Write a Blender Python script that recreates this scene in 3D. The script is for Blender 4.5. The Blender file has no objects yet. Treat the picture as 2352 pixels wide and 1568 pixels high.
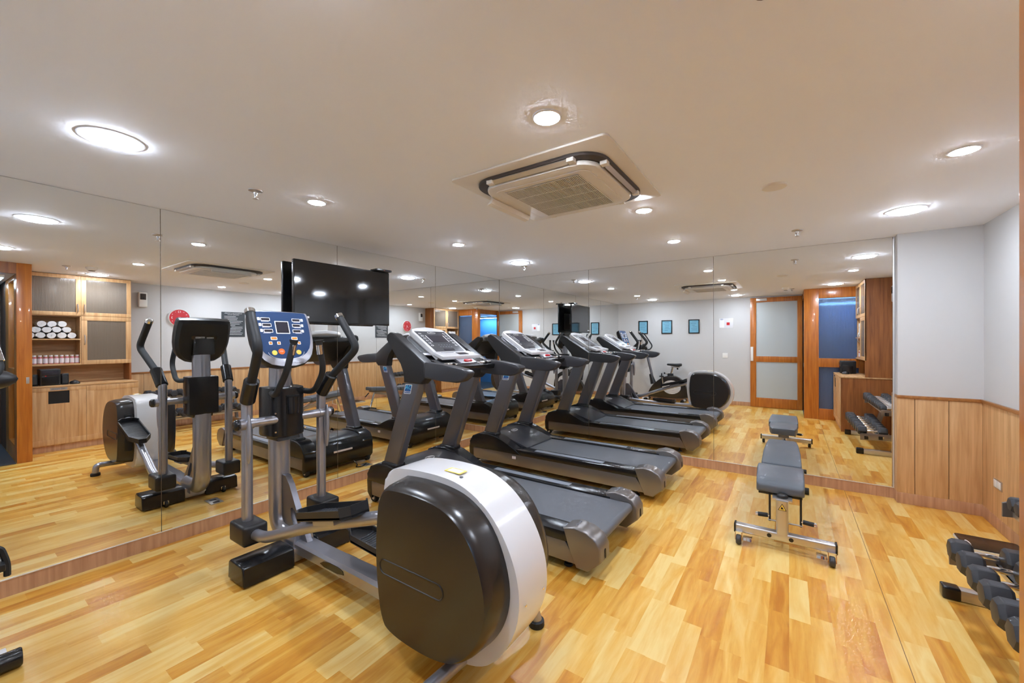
import bpy, bmesh, math, random
from mathutils import Vector, Matrix
random.seed(7)
C = bpy.context.scene.collection
sc = bpy.context.scene
R = math.radians

# ---------------------------------------------------------------- camera
CX, D, H = 3.7995, 5.1971, 2.4747          # left mirror x=-CX, end mirror y=D, ceiling height
FPX, YAW, PIT, ROL = 929.25, R(34.381), R(-0.1066), R(-0.1439)
Fv = Vector((-math.sin(YAW), math.cos(YAW), 0)); Rv = Vector((math.cos(YAW), math.sin(YAW), 0)); Uv = Vector((0, 0, 1))
F2 = Fv * math.cos(PIT) + Uv * math.sin(PIT); U2 = Uv * math.cos(PIT) - Fv * math.sin(PIT)
R3 = Rv * math.cos(ROL) + U2 * math.sin(ROL); U3 = U2 * math.cos(ROL) - Rv * math.sin(ROL)
cam_d = bpy.data.cameras.new('camera'); cam = bpy.data.objects.new('camera', cam_d); C.objects.link(cam)
cam_d.sensor_width = 36; cam_d.lens = FPX * 36 / 2352; cam_d.clip_start = .02; cam_d.clip_end = 60
cam.matrix_world = Matrix(((R3.x, U3.x, -F2.x, 0), (R3.y, U3.y, -F2.y, 0), (R3.z, U3.z, -F2.z, 1.5), (0, 0, 0, 1)))
sc.camera = cam

# ---------------------------------------------------------------- world, exposure, lamp strengths
w = bpy.data.worlds.new('world'); sc.world = w; w.use_nodes = True
w.node_tree.nodes['Background'].inputs[0].default_value = (.75, .85, 1, 1)
w.node_tree.nodes['Background'].inputs[1].default_value = 0.0
vs = sc.view_settings
vs.view_transform = 'Standard'; vs.look = 'None'; vs.gamma = 1; vs.exposure = 0.28; vs.use_curve_mapping = False
LAMP_BIG, LAMP_SMALL, LAMP_BLUE = 116.0, 360.0, 20.0
sc.cycles.use_denoising = True
sc.cycles.max_bounces = 8; sc.cycles.glossy_bounces = 6; sc.cycles.diffuse_bounces = 4; sc.cycles.transmission_bounces = 6
sc.cycles.use_adaptive_sampling = True; sc.cycles.adaptive_threshold = .15; sc.cycles.adaptive_min_samples = 12
sc.cycles.sample_clamp_indirect = 40.0
sc.cycles.blur_glossy = 1.0

# ---------------------------------------------------------------- materials
def lin(r, g, b):
    f = lambda c: (c / 255 / 12.92) if c / 255 <= .04045 else ((c / 255 + .055) / 1.055) ** 2.4
    return (f(r), f(g), f(b), 1)
def mat(name, col, rough=.5, metal=0, spec=.5, coat=0, trans=0, emit=None, estr=0, bump=None):
    m = bpy.data.materials.new(name); m.use_nodes = True
    nt = m.node_tree; b = nt.nodes['Principled BSDF']
    b.inputs['Base Color'].default_value = col if len(col) == 4 else (*col, 1)
    b.inputs['Roughness'].default_value = rough; b.inputs['Metallic'].default_value = metal
    b.inputs['Specular IOR Level'].default_value = spec
    b.inputs['Coat Weight'].default_value = coat; b.inputs['Coat Roughness'].default_value = .06
    b.inputs['Transmission Weight'].default_value = trans
    if emit: b.inputs['Emission Color'].default_value = (*emit[:3], 1); b.inputs['Emission Strength'].default_value = estr
    if bump:
        sc_, st = bump
        n = nt.nodes.new('ShaderNodeTexNoise'); n.inputs['Scale'].default_value = sc_; n.inputs['Detail'].default_value = 3
        tc = nt.nodes.new('ShaderNodeTexCoord'); nt.links.new(tc.outputs['Object'], n.inputs['Vector'])
        bp = nt.nodes.new('ShaderNodeBump'); bp.inputs['Strength'].default_value = st; bp.inputs['Distance'].default_value = .002
        nt.links.new(n.outputs['Fac'], bp.inputs['Height']); nt.links.new(bp.outputs['Normal'], b.inputs['Normal'])
    return m
def ramp(nt, fac, stops):
    r = nt.nodes.new('ShaderNodeValToRGB'); e = r.color_ramp.elements
    e[0].position, e[0].color = stops[0]; e[1].position, e[1].color = stops[-1]
    for p, c in stops[1:-1]:
        x = e.new(p); x.color = c
    nt.links.new(fac, r.inputs['Fac']); return r.outputs['Color']
def wood(name, dark, light, rough=.42, sx=22, sz=1.3, axis='z', coat=0.0):
    m = mat(name, light, rough, coat=coat); nt = m.node_tree; b = nt.nodes['Principled BSDF']
    tc = nt.nodes.new('ShaderNodeTexCoord'); mp = nt.nodes.new('ShaderNodeMapping')
    s = {'z': (sx, sx, sz), 'y': (sx, sz, sx), 'x': (sz, sx, sx)}[axis]
    mp.inputs['Scale'].default_value = s
    nt.links.new(tc.outputs['Object'], mp.inputs['Vector'])
    n = nt.nodes.new('ShaderNodeTexNoise'); n.inputs['Scale'].default_value = 1.6; n.inputs['Detail'].default_value = 6; n.inputs['Distortion'].default_value = .5
    nt.links.new(mp.outputs['Vector'], n.inputs['Vector'])
    mid = tuple((a + c) / 2 for a, c in zip(dark, light))
    col = ramp(nt, n.outputs['Fac'], [(.3, dark), (.5, mid), (.72, light)])
    nt.links.new(col, b.inputs['Base Color'])
    return m
def ribbed(name, col, rough, trans, dens, axis='y', spec=.5):
    m = mat(name, col, rough, trans=trans, spec=spec); nt = m.node_tree; b = nt.nodes['Principled BSDF']
    tc = nt.nodes.new('ShaderNodeTexCoord'); wv = nt.nodes.new('ShaderNodeTexWave')
    wv.wave_type = 'BANDS'; wv.bands_direction = axis.upper(); wv.inputs['Scale'].default_value = dens
    nt.links.new(tc.outputs['Object'], wv.inputs['Vector'])
    bp = nt.nodes.new('ShaderNodeBump'); bp.inputs['Strength'].default_value = .35; bp.inputs['Distance'].default_value = .003
    nt.links.new(wv.outputs['Fac'], bp.inputs['Height']); nt.links.new(bp.outputs['Normal'], b.inputs['Normal'])
    return m
def floor_mat():
    m = mat('floor_laminate', (.6, .35, .1), .3, spec=.4); nt = m.node_tree; b = nt.nodes['Principled BSDF']; N = nt.nodes.new; Lk = nt.links.new
    tc = N('ShaderNodeTexCoord'); sp = N('ShaderNodeSeparateXYZ'); Lk(tc.outputs['Object'], sp.inputs[0])
    def mth(op, a, c=None):
        n = N('ShaderNodeMath'); n.operation = op
        for i, v in enumerate((a, c)):
            if v is None: continue
            if isinstance(v, (int, float)): n.inputs[i].default_value = v
            else: Lk(v, n.inputs[i])
        return n.outputs[0]
    row = mth('FLOOR', mth('DIVIDE', sp.outputs['X'], .094))
    wn = N('ShaderNodeTexWhiteNoise'); wn.noise_dimensions = '1D'; Lk(row, wn.inputs['W'])
    yy = mth('ADD', mth('DIVIDE', sp.outputs['Y'], .46), mth('MULTIPLY', wn.outputs['Value'], 7.3))
    cell = mth('FLOOR', yy)
    cv = N('ShaderNodeCombineXYZ'); Lk(row, cv.inputs[0]); Lk(cell, cv.inputs[1])
    w2 = N('ShaderNodeTexWhiteNoise'); w2.noise_dimensions = '2D'; Lk(cv.outputs[0], w2.inputs['Vector'])
    # grain
    g = N('ShaderNodeCombineXYZ')
    Lk(mth('ADD', mth('MULTIPLY', sp.outputs['X'], 13), mth('MULTIPLY', w2.outputs['Value'], 31)), g.inputs[0])
    Lk(mth('ADD', mth('MULTIPLY', sp.outputs['Y'], 1.5), mth('MULTIPLY', w2.outputs['Value'], 17)), g.inputs[1])
    n1 = N('ShaderNodeTexNoise'); n1.inputs['Scale'].default_value = 1.5; n1.inputs['Detail'].default_value = 5; n1.inputs['Distortion'].default_value = .9
    Lk(g.outputs[0], n1.inputs['Vector'])
    n2 = N('ShaderNodeTexNoise'); n2.inputs['Scale'].default_value = 9; n2.inputs['Detail'].default_value = 2; Lk(g.outputs[0], n2.inputs['Vector'])
    f = mth('ADD', mth('MULTIPLY', w2.outputs['Value'], .5), mth('ADD', mth('MULTIPLY', n1.outputs['Fac'], .78), mth('MULTIPLY', n2.outputs['Fac'], .12)))
    col = ramp(nt, f, [(.34, lin(194, 122, 38)), (.52, lin(214, 150, 54)), (.7, lin(227, 174, 80)), (.98, lin(236, 202, 126))])
    # the one dark sheet joint
    d1 = mth('LESS_THAN', mth('ABSOLUTE', mth('SUBTRACT', sp.outputs['X'], .456)), .0016)
    mx = N('ShaderNodeMix'); mx.data_type = 'RGBA'; Lk(d1, mx.inputs[0]); Lk(col, mx.inputs[6]); mx.inputs[7].default_value = lin(120, 78, 36)
    Lk(mx.outputs[2], b.inputs['Base Color'])
    Lk(mth('ADD', mth('MULTIPLY', n1.outputs['Fac'], .1), .25), b.inputs['Roughness'])
    return m
def mirror_mat():
    m = mat('mirror_glass', (.90, .91, .90), 0.0, 1.0); return m

M = dict(
    floor=floor_mat(), mirror=mirror_mat(),
    ceiling=mat('ceiling_paint', lin(244, 246, 251), .7, spec=.2), wall=mat('wall_paint', lin(206, 205, 204), .6, spec=.25, bump=(60, .08)),
    oak=wood('oak_panel', lin(190, 143, 92), lin(222, 180, 130), .45), oakh=wood('oak_panel_horizontal', lin(190, 143, 92), lin(222, 180, 130), .45, axis='y'),
    skirt=wood('skirting_wood', lin(174, 128, 94), lin(208, 162, 126), .5), skirtx=wood('dado_cap_wood', lin(146, 92, 46), lin(180, 122, 66), .35, axis='y'),
    teak=wood('teak_veneer', lin(166, 92, 30), lin(206, 126, 48), .28, coat=.3), teakd=wood('teak_side', lin(130, 76, 36), lin(172, 108, 56), .4),
    wenge=wood('dark_wood', lin(60, 36, 22), lin(96, 60, 36), .6),
    slate=mat('slate_tile', lin(70, 70, 74), .35), white=mat('white_plastic', lin(235, 233, 228), .35), offwhite=mat('cream_plastic', lin(226, 218, 205), .4),
    black=mat('black_gloss_plastic', lin(26, 26, 28), .22), blackm=mat('black_satin_plastic', lin(34, 33, 34), .38), rubber=mat('black_rubber', lin(30, 31, 33), .6, bump=(220, .2)),
    shell=mat('housing_black', lin(42, 38, 36), .24, spec=.6, bump=(300, .05)), hood=mat('hood_charcoal', lin(58, 58, 62), .3), pearl=mat('pearl_silver_plastic', lin(224, 222, 222), .22, coat=.5),
    silver=mat('silver_paint', lin(176, 176, 184), .28, .75), silvd=mat('dark_silver_paint', lin(120, 119, 126), .32, .75), gun=mat('gunmetal_paint', lin(136, 131, 129), .3, .7),
    chrome=mat('chrome', (.85, .86, .88), .08, 1), steel=mat('brushed_steel', (.62, .6, .585), .34, .9), alu=mat('aluminium_trim', (.86, .85, .84), .35, .6),
    belt=mat('running_belt', lin(96, 98, 104), .42, spec=.5, bump=(260, .25)), grip=mat('rubber_grip_strip', lin(136, 142, 152), .45, bump=(160, .6)),
    vinyl=mat('grey_vinyl', lin(92, 98, 106), .38, bump=(120, .1)), hexr=mat('hex_rubber', lin(48, 50, 55), .45, bump=(200, .15)), hexl=mat('hex_rubber_label', lin(66, 68, 74), .5),
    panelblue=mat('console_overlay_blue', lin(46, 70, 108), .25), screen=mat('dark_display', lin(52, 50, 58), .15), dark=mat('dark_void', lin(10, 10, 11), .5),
    tvs=mat('tv_screen', lin(14, 14, 16), .06, spec=.8), whitep=mat('white_print', lin(240, 240, 240), .5), orange=mat('orange_print', lin(240, 110, 40), .4), yellow=mat('yellow_print', lin(246, 214, 96), .4),
    amber=mat('amber_print', lin(220, 140, 50), .4), cyan=mat('cyan_print', lin(70, 190, 205), .4), red=mat('red_plastic', lin(205, 34, 42), .3), clockred=mat('clock_red', lin(196, 40, 48), .35),
    poster=mat('poster_dark', lin(62, 66, 70), .4), sky=mat('certificate_paper', lin(122, 182, 206), .4), frost=mat('frosted_glass', lin(190, 196, 196), .28, spec=.6),
    towel=mat('white_terry', lin(240, 238, 236), .9, bump=(500, .6)), pink=mat('pink_liquid', lin(200, 120, 120), .15, coat=.4), labelw=mat('bottle_label', lin(232, 222, 224), .5),
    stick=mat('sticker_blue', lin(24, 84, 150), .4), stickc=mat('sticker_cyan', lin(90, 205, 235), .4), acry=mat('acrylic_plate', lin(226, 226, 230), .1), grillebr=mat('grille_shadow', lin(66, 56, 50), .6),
    ribc=ribbed('cabinet_ribbed_glass', lin(176, 158, 138), .13, .6, 24, 'y'), ribb=ribbed('blue_ribbed_glass', lin(112, 132, 162), .14, .5, 14, 'x'),
    lampb=mat('lamp_diffuser', (1, 1, 1), .5, emit=(.865, .965, 1.12), estr=LAMP_BIG), lamps=mat('small_lamp_diffuser', (1, 1, 1), .5, emit=(.865, .965, 1.12), estr=LAMP_SMALL),
    lampblueb=mat('blue_lobby_lamp', (.2, .4, 1), .5, emit=(.36, .7, 1), estr=LAMP_BLUE * 3),
    lampblue=mat('blue_cove_lamp', (.2, .4, 1), .5, emit=(.5, .76, 1), estr=LAMP_BLUE), ringm=mat('lamp_trim', lin(225, 225, 228), .4),
    bluewall=mat('blue_wall', lin(90, 146, 205), .5), seam=mat('mirror_edge', lin(86, 74, 58), .4),
)

# ---------------------------------------------------------------- mesh builder (world coordinates)
def fil(pts, r, n=5):
    pts = [Vector(p) for p in pts]; out = [pts[0]]
    for i in range(1, len(pts) - 1):
        a, b, c = pts[i - 1], pts[i], pts[i + 1]
        d1 = (a - b); d2 = (c - b); q = min(r, d1.length * .48, d2.length * .48)
        p0 = b + d1.normalized() * q; p1 = b + d2.normalized() * q
        for k in range(n + 1):
            t = k / n; out.append(p0 * (1 - t) ** 2 + b * 2 * t * (1 - t) + p1 * t * t)
    out.append(pts[-1]); return out
def arc(cx, cz, rx, rz, a0, a1, n=12):
    return [(cx + rx * math.cos(R(a0 + (a1 - a0) * k / n)), cz + rz * math.sin(R(a0 + (a1 - a0) * k / n))) for k in range(n + 1)]
def smooth2(pts, it=2):
    for _ in range(it):
        o = []
        for i in range(len(pts)):
            a, b = pts[i], pts[(i + 1) % len(pts)]
            o += [(a[0] * .75 + b[0] * .25, a[1] * .75 + b[1] * .25), (a[0] * .25 + b[0] * .75, a[1] * .25 + b[1] * .75)]
        pts = o
    return pts
def rrect(w, h, r, n=5, cx=0, cy=0):
    o = []
    for sx, sy, a in ((1, 1, 0), (-1, 1, 90), (-1, -1, 180), (1, -1, 270)):
        o += arc(cx + sx * (w / 2 - r), cy + sy * (h / 2 - r), r, r, a, a + 90, n)
    return o
class MB:
    def __init__(s): s.bm = bmesh.new()
    def _bev(s, es, off, seg):
        if off > 0: bmesh.ops.bevel(s.bm, geom=list(es), offset=off, segments=seg, profile=.6, affect='EDGES', clamp_overlap=True)
    def box(s, a, b, bev=0, seg=2):
        x0, x1 = sorted((a[0], b[0])); y0, y1 = sorted((a[1], b[1])); z0, z1 = sorted((a[2], b[2]))
        v = [s.bm.verts.new(p) for p in ((x0, y0, z0), (x1, y0, z0), (x1, y1, z0), (x0, y1, z0), (x0, y0, z1), (x1, y0, z1), (x1, y1, z1), (x0, y1, z1))]
        f = [s.bm.faces.new([v[i] for i in q]) for q in ((3, 2, 1, 0), (4, 5, 6, 7), (0, 1, 5, 4), (1, 2, 6, 5), (2, 3, 7, 6), (3, 0, 4, 7))]
        s._bev({e for x in f for e in x.edges}, bev, seg); return s
    def loft(s, rings, cap=True, bev=0, seg=2, alle=False):
        vs_ = [[s.bm.verts.new(p) for p in r] for r in rings]; n = len(rings[0]); fs = []
        for a, b in zip(vs_, vs_[1:]):
            for i in range(n): fs.append(s.bm.faces.new((a[i], a[(i + 1) % n], b[(i + 1) % n], b[i])))
        if cap:
            c0 = s.bm.faces.new(vs_[0][::-1]); c1 = s.bm.faces.new(vs_[-1]); fs += [c0, c1]
            if bev: s._bev({e for x in (fs if alle else (c0, c1)) for e in x.edges}, bev, seg)
        return s
    def prism(s, pts, axis, t0, t1, bev=0, seg=2, alle=False, sc0=1, sc1=1):
        def P(p, t):
            return {'y': (p[0], t, p[1]), 'x': (t, p[0], p[1]), 'z': (p[0], p[1], t)}[axis]
        c = (sum(p[0] for p in pts) / len(pts), sum(p[1] for p in pts) / len(pts))
        S = lambda p, k: (c[0] + (p[0] - c[0]) * k, c[1] + (p[1] - c[1]) * k)
        return s.loft([[P(S(p, sc0), t0) for p in pts], [P(S(p, sc1), t1) for p in pts]], True, bev, seg, alle)
    def slab(s, pts, o, eu, ev, t0, t1, bev=0, seg=2, alle=False):
        o, eu, ev = Vector(o), Vector(eu).normalized(), Vector(ev).normalized(); n = eu.cross(ev)
        return s.loft([[o + eu * p[0] + ev * p[1] + n * t for p in pts] for t in (t0, t1)], True, bev, seg, alle)
    def tube(s, pts, r, seg=12, closed=False):
        pts = [Vector(p) for p in pts]; n = len(pts); rs = r if isinstance(r, (list, tuple)) else [r] * n
        rings = []; up = None
        for i, p in enumerate(pts):
            t = (pts[(i + 1) % n] - pts[i - 1]) if closed else (pts[min(i + 1, n - 1)] - pts[max(i - 1, 0)])
            t.normalize()
            if up is None: up = t.orthogonal().normalized()
            else: up = (up - t * up.dot(t)).normalized()
            b = t.cross(up)
            rings.append([p + (up * math.cos(2 * math.pi * k / seg) + b * math.sin(2 * math.pi * k / seg)) * rs[i] for k in range(seg)])
        if closed: rings.append(rings[0])
        return s.loft(rings, not closed)
    def cyl(s, a, b, r, seg=20, r2=None): return s.tube([a, b], [r, r if r2 is None else r2], seg)
    def lathe(s, prof, o, ax=(0, 0, 1), seg=24, ring=False):
        if ring: prof = list(prof) + [prof[0]]
        o, ax = Vector(o), Vector(ax).normalized(); u = ax.orthogonal().normalized(); v = ax.cross(u)
        return s.loft([[o + ax * h + (u * math.cos(2 * math.pi * k / seg) + v * math.sin(2 * math.pi * k / seg)) * max(r, .0004) for k in range(seg)] for r, h in prof], not ring)
    def ell(s, c, r, seg=20):
        rings = []
        for k in range(1, 12):
            a = math.pi * k / 12
            rings.append([(c[0] + r[0] * math.sin(a) * math.cos(2 * math.pi * j / seg), c[1] + r[1] * math.sin(a) * math.sin(2 * math.pi * j / seg), c[2] - r[2] * math.cos(a)) for j in range(seg)])
        return s.loft(rings)
    def build(s, name, m, parent=None, sharp=38, mats=None):
        bmesh.ops.recalc_face_normals(s.bm, faces=s.bm.faces)
        me = bpy.data.meshes.new(name)
        if parent is not None:
            o = parent
            off = Vector((0, 0, 0))
            while o is not None: off += o.location; o = o.parent
            bmesh.ops.translate(s.bm, verts=s.bm.verts, vec=-off)
        s.bm.to_mesh(me); s.bm.free()
        for p in me.polygons: p.use_smooth = True
        me.set_sharp_from_angle(angle=R(sharp))
        me.materials.append(M[m])
        ob = bpy.data.objects.new(name, me); C.objects.link(ob)
        if parent is not None: ob.parent = parent
        return ob
def thing(name, label, cat, loc=(0, 0, 0), group=None):
    o = bpy.data.objects.new(name, None); C.objects.link(o); o.location = loc; o.empty_display_size = .1
    return tag(o, label, cat, group)
def tag(o, label, cat, group=None):
    o['label'] = label; o['category'] = cat
    if group: o['group'] = group
    return o
def struct(o): o['kind'] = 'structure'; return o
def solo(mb, name, m, label, cat, group=None, at=None):
    o = mb.build(name, m); 
    c = Vector(at) if at else sum((Vector(b) for b in o.bound_box), Vector()) / 8
    o.data.transform(Matrix.Translation(-c)); o.location = c
    return tag(o, label, cat, group)
def copy_tree(o, parent=None):
    c = o.copy(); C.objects.link(c)
    if parent is not None: c.parent = parent
    for ch in o.children: copy_tree(ch, c)
    return c
def text(s, size, o, eu, ev, name, m, parent, align='CENTER', ext=.0006, width=None):
    """flat lettering: o = centre of the line, eu = reading direction, ev = up"""
    cu = bpy.data.curves.new(name, 'FONT'); cu.body = s; cu.size = size; cu.align_x = align; cu.align_y = 'CENTER'; cu.extrude = ext; cu.resolution_u = 2
    t = bpy.data.objects.new(name, cu); C.objects.link(t)
    bpy.context.view_layer.update()
    me = bpy.data.meshes.new_from_object(t.evaluated_get(bpy.context.evaluated_depsgraph_get()))
    bpy.data.objects.remove(t); bpy.data.curves.remove(cu)
    eu, ev = Vector(eu).normalized(), Vector(ev).normalized(); n = eu.cross(ev); o = Vector(o)
    k = 1
    if width and me.vertices:
        xs = [v.co.x for v in me.vertices]; k = width / max(1e-6, max(xs) - min(xs))
    off = Vector((0, 0, 0)); q = parent
    while q is not None: off += q.location; q = q.parent
    for v in me.vertices: v.co = o + eu * v.co.x * k + ev * v.co.y + n * v.co.z - off
    me.name = name; me.materials.clear(); me.materials.append(M[m])
    ob = bpy.data.objects.new(name, me); C.objects.link(ob); ob.parent = parent
    return ob

# ================================================================ THE ROOM
XR, YB, YP, XP = 1.3643, -0.25, 5.09, .828       # right wall, rear wall, pier face, pier edge
JX, JY = .241, .79                                # corner of the glazed partition
FL = MB().box((-CX - .1, -1.2, -.06), (2.2, D + .1, 0)); struct(FL.build('floor', 'floor'))
struct(MB().box((-CX - .1, YB - .1, H), (XR + .1, D + .1, H + .08)).build('ceiling', 'ceiling'))
struct(MB().box((-CX - .12, YB - .1, 0), (-CX - .006, D + .1, H)).build('wall_left', 'wall'))
struct(MB().box((-CX - .006, D + .006, 0), (XR + .1, D + .12, H)).build('wall_end', 'wall'))
struct(MB().box((XP, YP, .1), (XR, D + .006, H)).build('wall_pier', 'wall'))
struct(MB().box((XP - .006, YP - .008, .1), (XP, D, .965), .001).build('trim_8', 'oak'))
struct(MB().box((XR, JY - .06, 0), (XR + .1, D + .006, H)).build('wall_right', 'wall'))
struct(MB().box((-CX - .006, YB - .1, 0), (JX - .01, YB, H)).build('wall_rear', 'wall'))
# skirtings and trims
struct(MB().box((-CX - .006, YB, 0), (-CX, D + .006, .1)).build('baseboard_left', 'skirt'))
struct(MB().box((-CX, D, 0), (XP, D + .006, .1)).build('baseboard_end', 'skirt'))
struct(MB().box((-CX, YB, 0), (-.72, YB + .012, .09), .003).build('baseboard_rear', 'skirt'))
struct(MB().box((XP - .008, YP - .012, 0), (XR, D, .1), .003).build('baseboard_pier', 'skirt'))
struct(MB().box((XR - .012, 1.89, 0), (XR, YP - .012, .1), .003).build('baseboard_right', 'skirt'))
struct(MB().box((-CX - .006, YB, .1), (-CX + .004, D + .004, .106)).build('trim_1', 'alu'))
struct(MB().box((-CX, D - .004, .1), (XP, D + .006, .106)).build('trim_2', 'alu'))
struct(MB().box((XP - .016, D - .008, .1), (XP - .008, D + .006, H - .02)).build('trim_3', 'alu'))
struct(MB().box((XP - .006, YP - .02, .965), (XR, D, .992), .006).build('trim_4', 'skirtx'))
struct(MB().box((XR - .024, 1.89, .965), (XR, YP - .01, .992), .006).build('trim_5', 'skirtx'))
# dado boards
struct(MB().box((XP, YP - .003, .1), (XR - .003, YP, .965)).build('trim_9', 'wenge'))
struct(MB().box((XR - .003, 1.89, .1), (XR, YP, .965)).build('trim_10', 'wenge'))
for i, (a, b) in enumerate(((XP, .939), (.943, 1.154), (1.158, XR - .01))):
    p = solo(MB().box((a, YP - .01, .1), (b, YP - .003, .965), .0015), 'dado_board', 'oak',
         ['narrow oak wall board on the pier beside the end mirror', 'middle oak wall board on the pier left of the corner', 'oak wall board on the pier in the corner by the right wall'][i], 'wall panel', 'oak dado boards')
ys = [1.89]
while ys[-1] + .226 < YP - .05: ys.append(ys[-1] + .226)
ys[-1] = YP - .008
ORD = ['first', 'second', 'third', 'fourth', 'fifth', 'sixth', 'seventh', 'eighth', 'ninth', 'tenth', 'eleventh', 'twelfth', 'thirteenth', 'fourteenth', 'fifteenth', 'sixteenth']
for i in range(len(ys) - 1):
    solo(MB().box((XR - .01, ys[i] + .0018, .1), (XR - .003, ys[i + 1] - .0018, .965), .0015), 'dado_board', 'oak',
         'oak board low on the right wall, %s counted from the cabinet' % ORD[i], 'wall panel', 'oak dado boards')
# mirrors
def mirror(axis, a, b, label):
    t = thing('mirror_panel', label, 'mirror', ((-CX - .003, (a + b) / 2, .106) if axis == 'y' else ((a + b) / 2, D + .003, .106)), 'wall mirrors')
    if axis == 'y':
        MB().box((-CX - .006, a + .002, .106), (-CX, b - .002, H - .004)).build('glass', 'mirror', t)
        MB().box((-CX - .004, b - .002, .106), (-CX + .0006, b + .0015, H - .004)).build('edge', 'seam', t)
    else:
        MB().box((a + .002, D, .106), (b - .002, D + .006, H - .004)).build('glass', 'mirror', t)
        MB().box((b - .002, D - .0006, .106), (b + .0015, D + .004, H - .004)).build('edge', 'seam', t)
for a, b, l in ((YB, .994, 'tall wall mirror at the left edge, in front of the bicycle'), (.994, 2.399, 'tall wall mirror beside the elliptical trainer'),
                (2.399, 3.789, 'tall wall mirror behind the television and front treadmill'), (3.789, D - .004, 'tall wall mirror just left of the room corner')):
    mirror('y', a, b, l)
for a, b, l in ((-CX + .002, -2.274, 'tall wall mirror just right of the room corner'), (-2.274, -.721, 'tall wall mirror on the end wall behind the rear treadmill'),
                (-.721, XP - .016, 'tall wall mirror on the end wall behind the weight bench')):
    mirror('x', a, b, l)

# ---------------------------------------------------------------- glazed partition, vestibule, open door
t = thing('glazed_partition', 'orange teak partition with two blue ribbed glass panes beside the cabinet', 'partition', (.8, JY - .06, 0))
f = MB(); y0, y1 = JY - .125, JY
f.box((JX, y0, 0), (.468, y1, H), .004); f.box((1.05, y0, 0), (XR, y1, H), .004)
for a, b in ((0, .2), (.99, 1.155), (2.29, H)): f.box((.468, y0, a), (1.05, y1, b), .004)
f.build('frame', 'teak', t)
MB().box((.466, JY - .07, 1.153), (1.052, JY - .058, 2.292)).build('pane', 'ribb', t)
MB().box((.466, JY - .07, .198), (1.052, JY - .058, .992)).build('pane', 'ribb', t)
s = MB().box((JX - .004, JY - .05, .98), (JX, JY - .024, 1.06), .001).build('strike_plate', 'steel', t)
# vestibule behind it
struct(MB().box((JX + .02, -1.2, 2.34), (2.1, JY - .13, 2.36)).build('ceiling_vestibule', 'ringm'))
struct(MB().box((1.95, -1.2, 0), (2.05, JY - .06, 2.34)).build('wall_vestibule', 'wenge'))
struct(MB().box((JX - .01, -1.3, 0), (2.05, -1.2, 2.34)).build('wall_lobby', 'bluewall'))
struct(MB().box((JX + .002, -1.2, 0), (2.05, JY - .13, .008)).build('floor_vestibule', 'slate'))
struct(MB().box((XR, JY - .125, 0), (2.05, JY - .06, 2.34)).build('wall_side', 'wenge'))
struct(MB().box((JX - .01, YB - .13, 0), (JX + .055, YB, H), .004).build('trim_6', 'wenge'))
struct(MB().box((JX - .01, -1.2, 0), (JX + .04, YB - .13, H)).build('wall_stub', 'bluewall'))
struct(MB().box((JX, YB, 2.34), (JX + .05, JY - .125, H)).build('trim_7', 'teakd'))
t = thing('cove_light', 'blue strip light high in the lobby behind the glass', 'lamp', (1.1, JY - .25, 2.32))
MB().box((JX + .2, JY - .3, 2.3), (1.6, JY - .2, 2.335)).build('housing', 'white', t)
MB().box((JX + .22, JY - .29, 2.292), (1.58, JY - .21, 2.3)).build('diffuser', 'lampblue', t)
t = thing('cove_light', 'blue strip light on the lobby ceiling beyond the doorway', 'lamp', (1.1, -.9, 2.32))
MB().box((JX + .3, -.98, 2.3), (1.7, -.86, 2.335)).build('housing', 'white', t)
MB().box((JX + .32, -.97, 2.292), (1.68, -.87, 2.3)).build('diffuser', 'lampblueb', t)
t = thing('door_1', 'open teak door with two frosted glass panes folded back on the rear wall', 'door', (-.23, YB + .03, 0)); struct(t)
f = MB(); y0, y1 = YB + .006, YB + .05
f.box((-.72, y0, .006), (-.605, y1, 2.445), .004); f.box((.237, y0, .006), (.262 - .03, y1, 2.445), .002); f.box((.15, y0, .006), (.238, y1, 2.445), .004)
for a, b in ((.006, .215), (1.015, 1.14), (2.345, 2.445)): f.box((-.605, y0, a), (.15, y1, b), .004)
f.build('leaf_frame', 'teak', t)
MB().box((-.607, YB + .02, 1.138), (.152, YB + .034, 2.347)).build('pane', 'frost', t)
MB().box((-.607, YB + .02, .213), (.152, YB + .034, 1.017)).build('pane', 'frost', t)
MB().box((-.712, YB + .05, 1.03), (-.66, YB + .075, 1.35), .006).build('push_plate', 'white', t)
h = MB().box((-.6, YB + .05, 2.37), (-.4, YB + .09, 2.43), .006).build('door_closer', 'steel', t)

# ---------------------------------------------------------------- cabinets on the right wall
cy0, cym, cy1, cxu, cxl = JY + .004, 1.335, 1.884, 1.003, .684
def framed_door(t, xa, ya, yb, za, zb, fw, mt_pane, hy, hz, hl, th=.018, name='door'):
    d = MB()
    for a, b, c, e in ((ya, yb, zb - fw, zb), (ya, yb, za, za + fw), (ya, ya + fw, za + fw, zb - fw), (yb - fw, yb, za + fw, zb - fw)):
        d.box((xa, a, c), (xa + th, b, e), .003)
    o = d.build(name, 'oak', t)
    MB().box((xa + .007, ya + fw - .004, za + fw - .004), (xa + .012, yb - fw + .004, zb - fw + .004)).build('pane' if mt_pane == 'ribc' else 'infill_panel', mt_pane, o)
    if hl:
        MB().tube(fil([(xa, hy, hz - hl / 2), (xa - .028, hy, hz - hl / 2 + .012), (xa - .034, hy, hz), (xa - .028, hy, hz + hl / 2 - .012), (xa, hy, hz + hl / 2)], .03), .006, 8).build('handle', 'steel', o)
    return o
t = thing('shelf_cabinet', 'light oak wall cabinet with ribbed glass doors and open shelves', 'cabinet', (1.2, 1.33, 1.17))
k = MB()
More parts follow.
